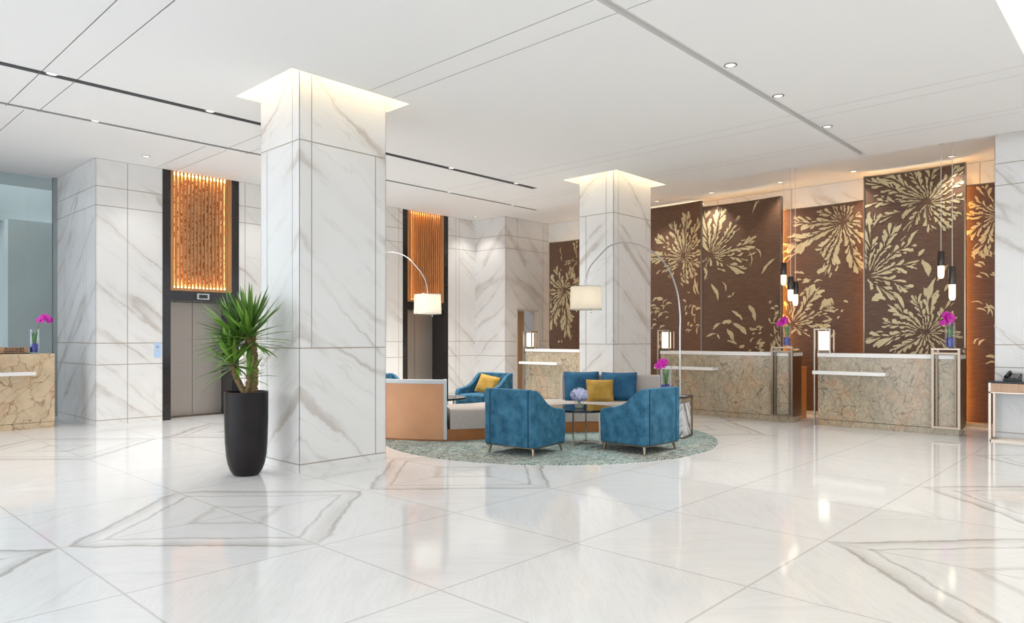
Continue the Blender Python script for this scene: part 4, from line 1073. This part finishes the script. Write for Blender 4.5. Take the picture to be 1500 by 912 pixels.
# ------------------------------------------------------------------ arc lamps
def arc_lamp(label, base, shade, z_base, zs0, zs1, r0, apex, pole_top):
    """base, shade plan points; shade between zs0 and zs1; arc apex height"""
    bw, sw = W(*base), W(*shade)
    t = thing('arc_lamp', label, 'lamp', (*bw, z_base))
    d = Vector((sw[0] - bw[0], sw[1] - bw[1], 0)); Ln = d.length; d.normalize()
    zt = zs1 + .06 - z_base
    pts = [(0, 0, .03), (0, 0, .8), (0, 0, pole_top - .25)]
    ctl = [(0, 0, pole_top - .25), (0, 0, pole_top), (Ln * .035, 0, pole_top + .32), (Ln * .14, 0, pole_top + (apex - pole_top) * .68), (Ln * .32, 0, apex - .09), (Ln * .55, 0, apex), (Ln * .75, 0, apex - .06), (Ln * .90, 0, apex - .27), (Ln * .97, 0, zt + .17), (Ln, 0, zt)]
    cc = cr([(p[0], p[2]) for p in ctl], 8)
    pts += [(d.x * p.x, d.y * p.x, p.y) for p in cc[1:]]
    mb = MB(); mb.tube(pts, [.014] * 3 + [max(.007, .014 - .007 * i / len(cc)) for i in range(len(cc) - 1)], 12); mb.build('arc_pole', M_CHROME, t, smooth=True)
    mb = MB(); mb.lathe([(.16, 0), (.16, .02), (.155, .028), (.02, .032)], 40); mb.build('base', M_CHROME, t, smooth=True)
    c = (d.x * Ln, d.y * Ln, 0); z0, z1 = zs0 - z_base, zs1 - z_base
    mb = MB(); mb.lathe([(r0, z0), (r0 * .955, z1)], 48, c, 0, False, False)
    sh = mb.build('lamp_shade', M_SHADE, t, smooth=True)
    mb = MB()
    for rr, z in ((r0, z0), (r0 * .955, z1)): mb.tube([(c[0] + rr * cos(2 * pi * k / 48), c[1] + rr * sin(2 * pi * k / 48), z) for k in range(48)], .004, 6, closed=True)
    for k in range(3): mb.tube([(c[0], c[1], z1), (c[0] + r0 * .95 * cos(k * 2.1), c[1] + r0 * .95 * sin(k * 2.1), z1)], .003, 6)
    mb.build('shade_ring', M_CHROME, sh, smooth=True)
    mb = MB(); mb.tube([(c[0], c[1], zt), (c[0], c[1], z1 - .06)], .010, 10); mb.build('stem', M_CHROME, t, smooth=True)
    mb = MB(); mb.ball((c[0], c[1], (z0 + z1) / 2 + .01), .036, 14, 10, 0, (1, 1, 1.5)); mb.build('bulb', M_BULB, t, smooth=True)
    mb = MB(); mb.tube([(c[0] + .05, c[1] - .05, z0 + .14), (c[0] + .05, c[1] - .05, z0 - .03)], .003, 6); mb.ball((c[0] + .05, c[1] - .05, z0 - .035), .010, 8, 6); mb.build('pull_cord', M_CHROME, t, smooth=True)
    return t
arc_lamp('chrome arc lamp whose shade hangs in front of the column behind the sofa', (2.45, 10.25), (.967, 9.22), RZ, 1.745, 2.045, .207, 2.67, 1.72)
arc_lamp('chrome arc lamp whose shade hangs in front of the far lift', (-2.75, 11.05), (-1.265, 10.55), RZ, 1.735, 2.025, .207, 2.67, 1.75)

# ------------------------------------------------------------------ potted yucca
pc = W(-2.674, 7.08)
t = thing('potted_yucca', 'spiky green yucca in a tall matte black planter beside the near column', 'plant', (*pc, 0))
mb = MB(); mb.lathe([(.105, 0), (.115, .002), (.135, .02), (.158, .06), (.178, .12), (.192, .20), (.203, .34), (.209, .55), (.211, .836), (.197, .838), (.195, .80), (.19, .78)], 48, cap1=False); mb.build('planter', M_POT, t, smooth=50)
mb = MB(); mb.lathe([(.196, .775), (.10, .795), (.002, .80)], 32, cap0=True); mb.build('soil', M_SOIL, t, smooth=True)
lx = Vector((.6836, -.7299, 0)); ly = Vector((.7299, .6836, 0))     # rightwards and away as seen from the station
def Q(a, b, z): return lx * a + ly * b + Vector((0, 0, z))
rg = random.Random(12)
def trunk(p, r, seed):
    rr = random.Random(seed); pts, rs = [], []
    for i in range(len(p) - 1):
        for k in range(6):
            f = k / 6; pts.append(Vector(p[i]).lerp(Vector(p[i + 1]), f) + Vector((rr.uniform(-.003, .003), rr.uniform(-.003, .003), 0))); rs.append((r[i] + (r[i + 1] - r[i]) * f) * (1.12 if k % 2 else .95))
    pts.append(Vector(p[-1])); rs.append(r[-1]); mb = MB(); mb.tube(pts, rs, 12); return mb
trunk([Q(.035, .02, .78), Q(.05, .02, .95), Q(.055, .02, 1.15), Q(.03, .02, 1.42)], [.062, .055, .054, .046], 1).build('trunk', M_TRUNK, t, smooth=50)
trunk([Q(.02, -.02, .78), Q(-.04, -.03, .88), Q(-.10, -.03, 1.0), Q(-.125, -.035, 1.14)], [.036, .030, .028, .028], 2).build('trunk', M_TRUNK, t, smooth=50)
trunk([Q(.02, -.06, .80), Q(.05, -.08, .92), Q(.06, -.08, 1.0)], [.018, .015, .014], 3).build('trunk', M_TRUNK, t, smooth=50)
def crown(org, axis, n, L0, L1, w, spread0, spread1, seed, zspan):
    rr = random.Random(seed); mb = MB(); ax = Vector(axis).normalized(); e1 = ax.orthogonal().normalized(); e2 = ax.cross(e1)
    for k in range(n):
        f = k / (n - 1); a = k * 2.39996 + rr.uniform(-.25, .25); th = radians(spread0 + (spread1 - spread0) * f + rr.uniform(-9, 9))
        L_ = (L0 + (L1 - L0) * sin(pi * (.25 + .6 * f))) * rr.uniform(.82, 1.12)
        rad = e1 * cos(a) + e2 * sin(a); d = ax * cos(th) + rad * sin(th); side = ax.cross(rad).normalized()
        o = Vector(org) - ax * (zspan * f) + rad * .02; droop = .16 * sin(th) * L_
        vs, fs = [], []; S_ = 7
        for i in range(S_ + 1):
            g = i / S_; c = o + d * (L_ * g) - Vector((0, 0, droop * g ** 2.2)); ww = w * (sin(pi * min(1, .16 + .55 * g)) if g < .55 else (1 - (g - .55) / .45) ** .8 * .96 + .02) * rr.uniform(.95, 1.05)
            up = d.cross(side).normalized()
            vs += [c - side * ww, c - up * ww * .35, c + side * ww]
        if max(v_.x for v_ in vs) > .375: continue
        for i in range(S_):
            q = 3 * i; fs += [(q, q + 1, q + 4, q + 3), (q + 1, q + 2, q + 5, q + 4)]
        mb.add(vs, fs, 1 if rr.random() < .35 else 0)
    return mb
crown(Q(.02, .02, 1.47), Q(-.05, 0, 1), 104, .38, .51, .020, 4, 112, 5, .17).build('leaf_crown', [M_LEAF, M_LEAF2], t, smooth=60)
crown(Q(-.11, .05, 1.42), Q(-.30, .1, 1), 66, .34, .47, .020, 5, 100, 6, .12).build('leaf_crown', [M_LEAF, M_LEAF2], t, smooth=60)
crown(Q(-.13, -.04, 1.17), Q(-.22, -.1, 1), 66, .28, .39, .018, 5, 108, 7, .10).build('leaf_crown', [M_LEAF2, M_LEAF], t, smooth=60)
crown(Q(.06, -.08, 1.02), Q(.25, -.2, 1), 16, .17, .25, .012, 8, 90, 9, .05).build('leaf_crown', [M_LEAF2, M_LEAF], t, smooth=60)

# ------------------------------------------------------------------ downlights
M_LENS = mat('downlight_lens', (1, .95, .85), .4, emit=(1, .93, .82), estr=1.3); M_DARKL = mat('unlit_downlight', (.03, .03, .03), .4)
DLG = 'recessed ceiling downlights'
def downlight(label, x, y, z, lit=True, power=0, size=70):
    t = thing('downlight', label, 'light', (x, y, z), group=DLG)
    mb = MB(); mb.lathe([(.062, 0), (.062, -.006), (.048, -.008), (.046, -.001)], 24, cap0=False, cap1=False); mb.build('bezel', M_CHROME if lit else M_GREY, t, smooth=40)
    mb = MB(); mb.lathe([(.046, -.003), (.046, -.0015)], 20); mb.build('lens', M_LENS if lit else M_DARKL, t)
    if power:
        L_ = bpy.data.lights.new('spot', 'SPOT'); L_.energy = power; L_.color = (1, .97, .92); L_.spot_size = radians(size); L_.spot_blend = .7; L_.shadow_soft_size = .06
        o = bpy.data.objects.new('spot_beam', L_); COL.objects.link(o); o.parent = t; o.location = (0, 0, -.02)
    return t
for k, (x, y, z, w) in enumerate([(6.422, 3.113, ZC, 'nearest the camera of three along the ceiling trough'), (7.595, 3.128, ZC, 'middle one of three along the ceiling trough'), (9.121, 3.135, ZC, 'farthest of three along the ceiling trough')]):
    downlight('lit recessed downlight, ' + w, x, y, z, True, 140, 90)
for x, y, w in ((12.58, 2.475, 'above the pair of pendants'), (12.58, 3.899, 'above the left edge of the tallest screen'), (12.58, 5.142, 'above the cluster of three pendants'), (12.58, 6.486, 'above the screen with bare middle'), (12.58, 7.699, 'just right of the column behind the sofa')):
    downlight('lit recessed downlight ' + w, x, y, ZH, True, 75, 95)
for x, y, w in ((11.082, 3.829, 'near the right-hand counter'), (11.127, 5.567, 'above the middle counter')):
    downlight('small dark unlit ceiling fitting ' + w, x, y, ZH, False)
for x, y, w in ((4.06, 11.55, 'before the marble left of the lift behind the yucca'), (11.3, 11.75, 'before the marble right of the far lift'), (6.1, 11.55, 'between the two lifts')):
    downlight('lit wall-washing downlight ' + w, x, y, ZH, True, 42, 100)
for k, (x, y) in enumerate([(x_, 8.225) for x_ in (.4, 2.0, 3.6, 5.4, 7.4, 8.9)] + [(x_, 9.61) for x_ in (.8, 2.8, 5.0, 7.0, 8.6, 10.3)]):
    w = ('dark' if y < 9 else 'pale') + ' air slot, number %d counting from the left' % (k % 6 + 1)
    downlight('small downlight set inside the long ' + w, x, y, ZC + .018, True, (60 if x < 4.5 else 140) if y < 9 else (45 if x < 4 else 150 if x < 6 else 300), 115)
L_ = bpy.data.lights.new('passage_fill', 'AREA'); L_.size = .4; L_.energy = 14; o = bpy.data.objects.new('passage_fill', L_); COL.objects.link(o); o.location = (13.6, 12.6, ZH - .05); o['kind'] = 'structure'  # unseen fill light added to brighten the passage behind the door

# ------------------------------------------------------------------ daylight, camera, view
w = bpy.data.worlds.new('daylight'); SC.world = w; w.use_nodes = True
bg = w.node_tree.nodes['Background']; bg.inputs[0].default_value = (.90, .96, 1.04, 1); bg.inputs[1].default_value = 1.45
WN, WL = w.node_tree.nodes, w.node_tree.links           # brighter sky over the forecourt side on the left
g_ = WN.new('ShaderNodeTexCoord'); dt = WN.new('ShaderNodeVectorMath'); dt.operation = 'DOT_PRODUCT'
WL.new(g_.outputs['Generated'], dt.inputs[0]); dt.inputs[1].default_value = (-.93, .36, .05)
q_ = mth(WN, WL, 'POWER', mth(WN, WL, 'MAXIMUM', dt.outputs['Value'], 0), 2.0)
WL.new(mth(WN, WL, 'ADD', mth(WN, WL, 'MULTIPLY', q_, 2.4), 1.12), bg.inputs[1])
cam = bpy.data.cameras.new('camera'); co = bpy.data.objects.new('camera', cam); COL.objects.link(co)
cam.sensor_width = 36; cam.lens = 1030 / 1500 * 36; cam.shift_y = 38 / 1500; cam.clip_start = .05
co.location = (0, 0, EYE); co.rotation_euler = (radians(90), 0, radians(ROOM)); SC.camera = co
SC.view_settings.view_transform = 'Standard'; SC.view_settings.look = 'None'; SC.view_settings.exposure = .06; SC.view_settings.gamma = 1
SC.view_settings.use_curve_mapping = False
SC.cycles.use_denoising = True
SC.cycles.max_bounces = 10; SC.cycles.diffuse_bounces = 6; SC.cycles.glossy_bounces = 4; SC.cycles.transparent_max_bounces = 12
SC.cycles.sample_clamp_indirect = 6; SC.cycles.caustics_reflective = False; SC.cycles.caustics_refractive = False
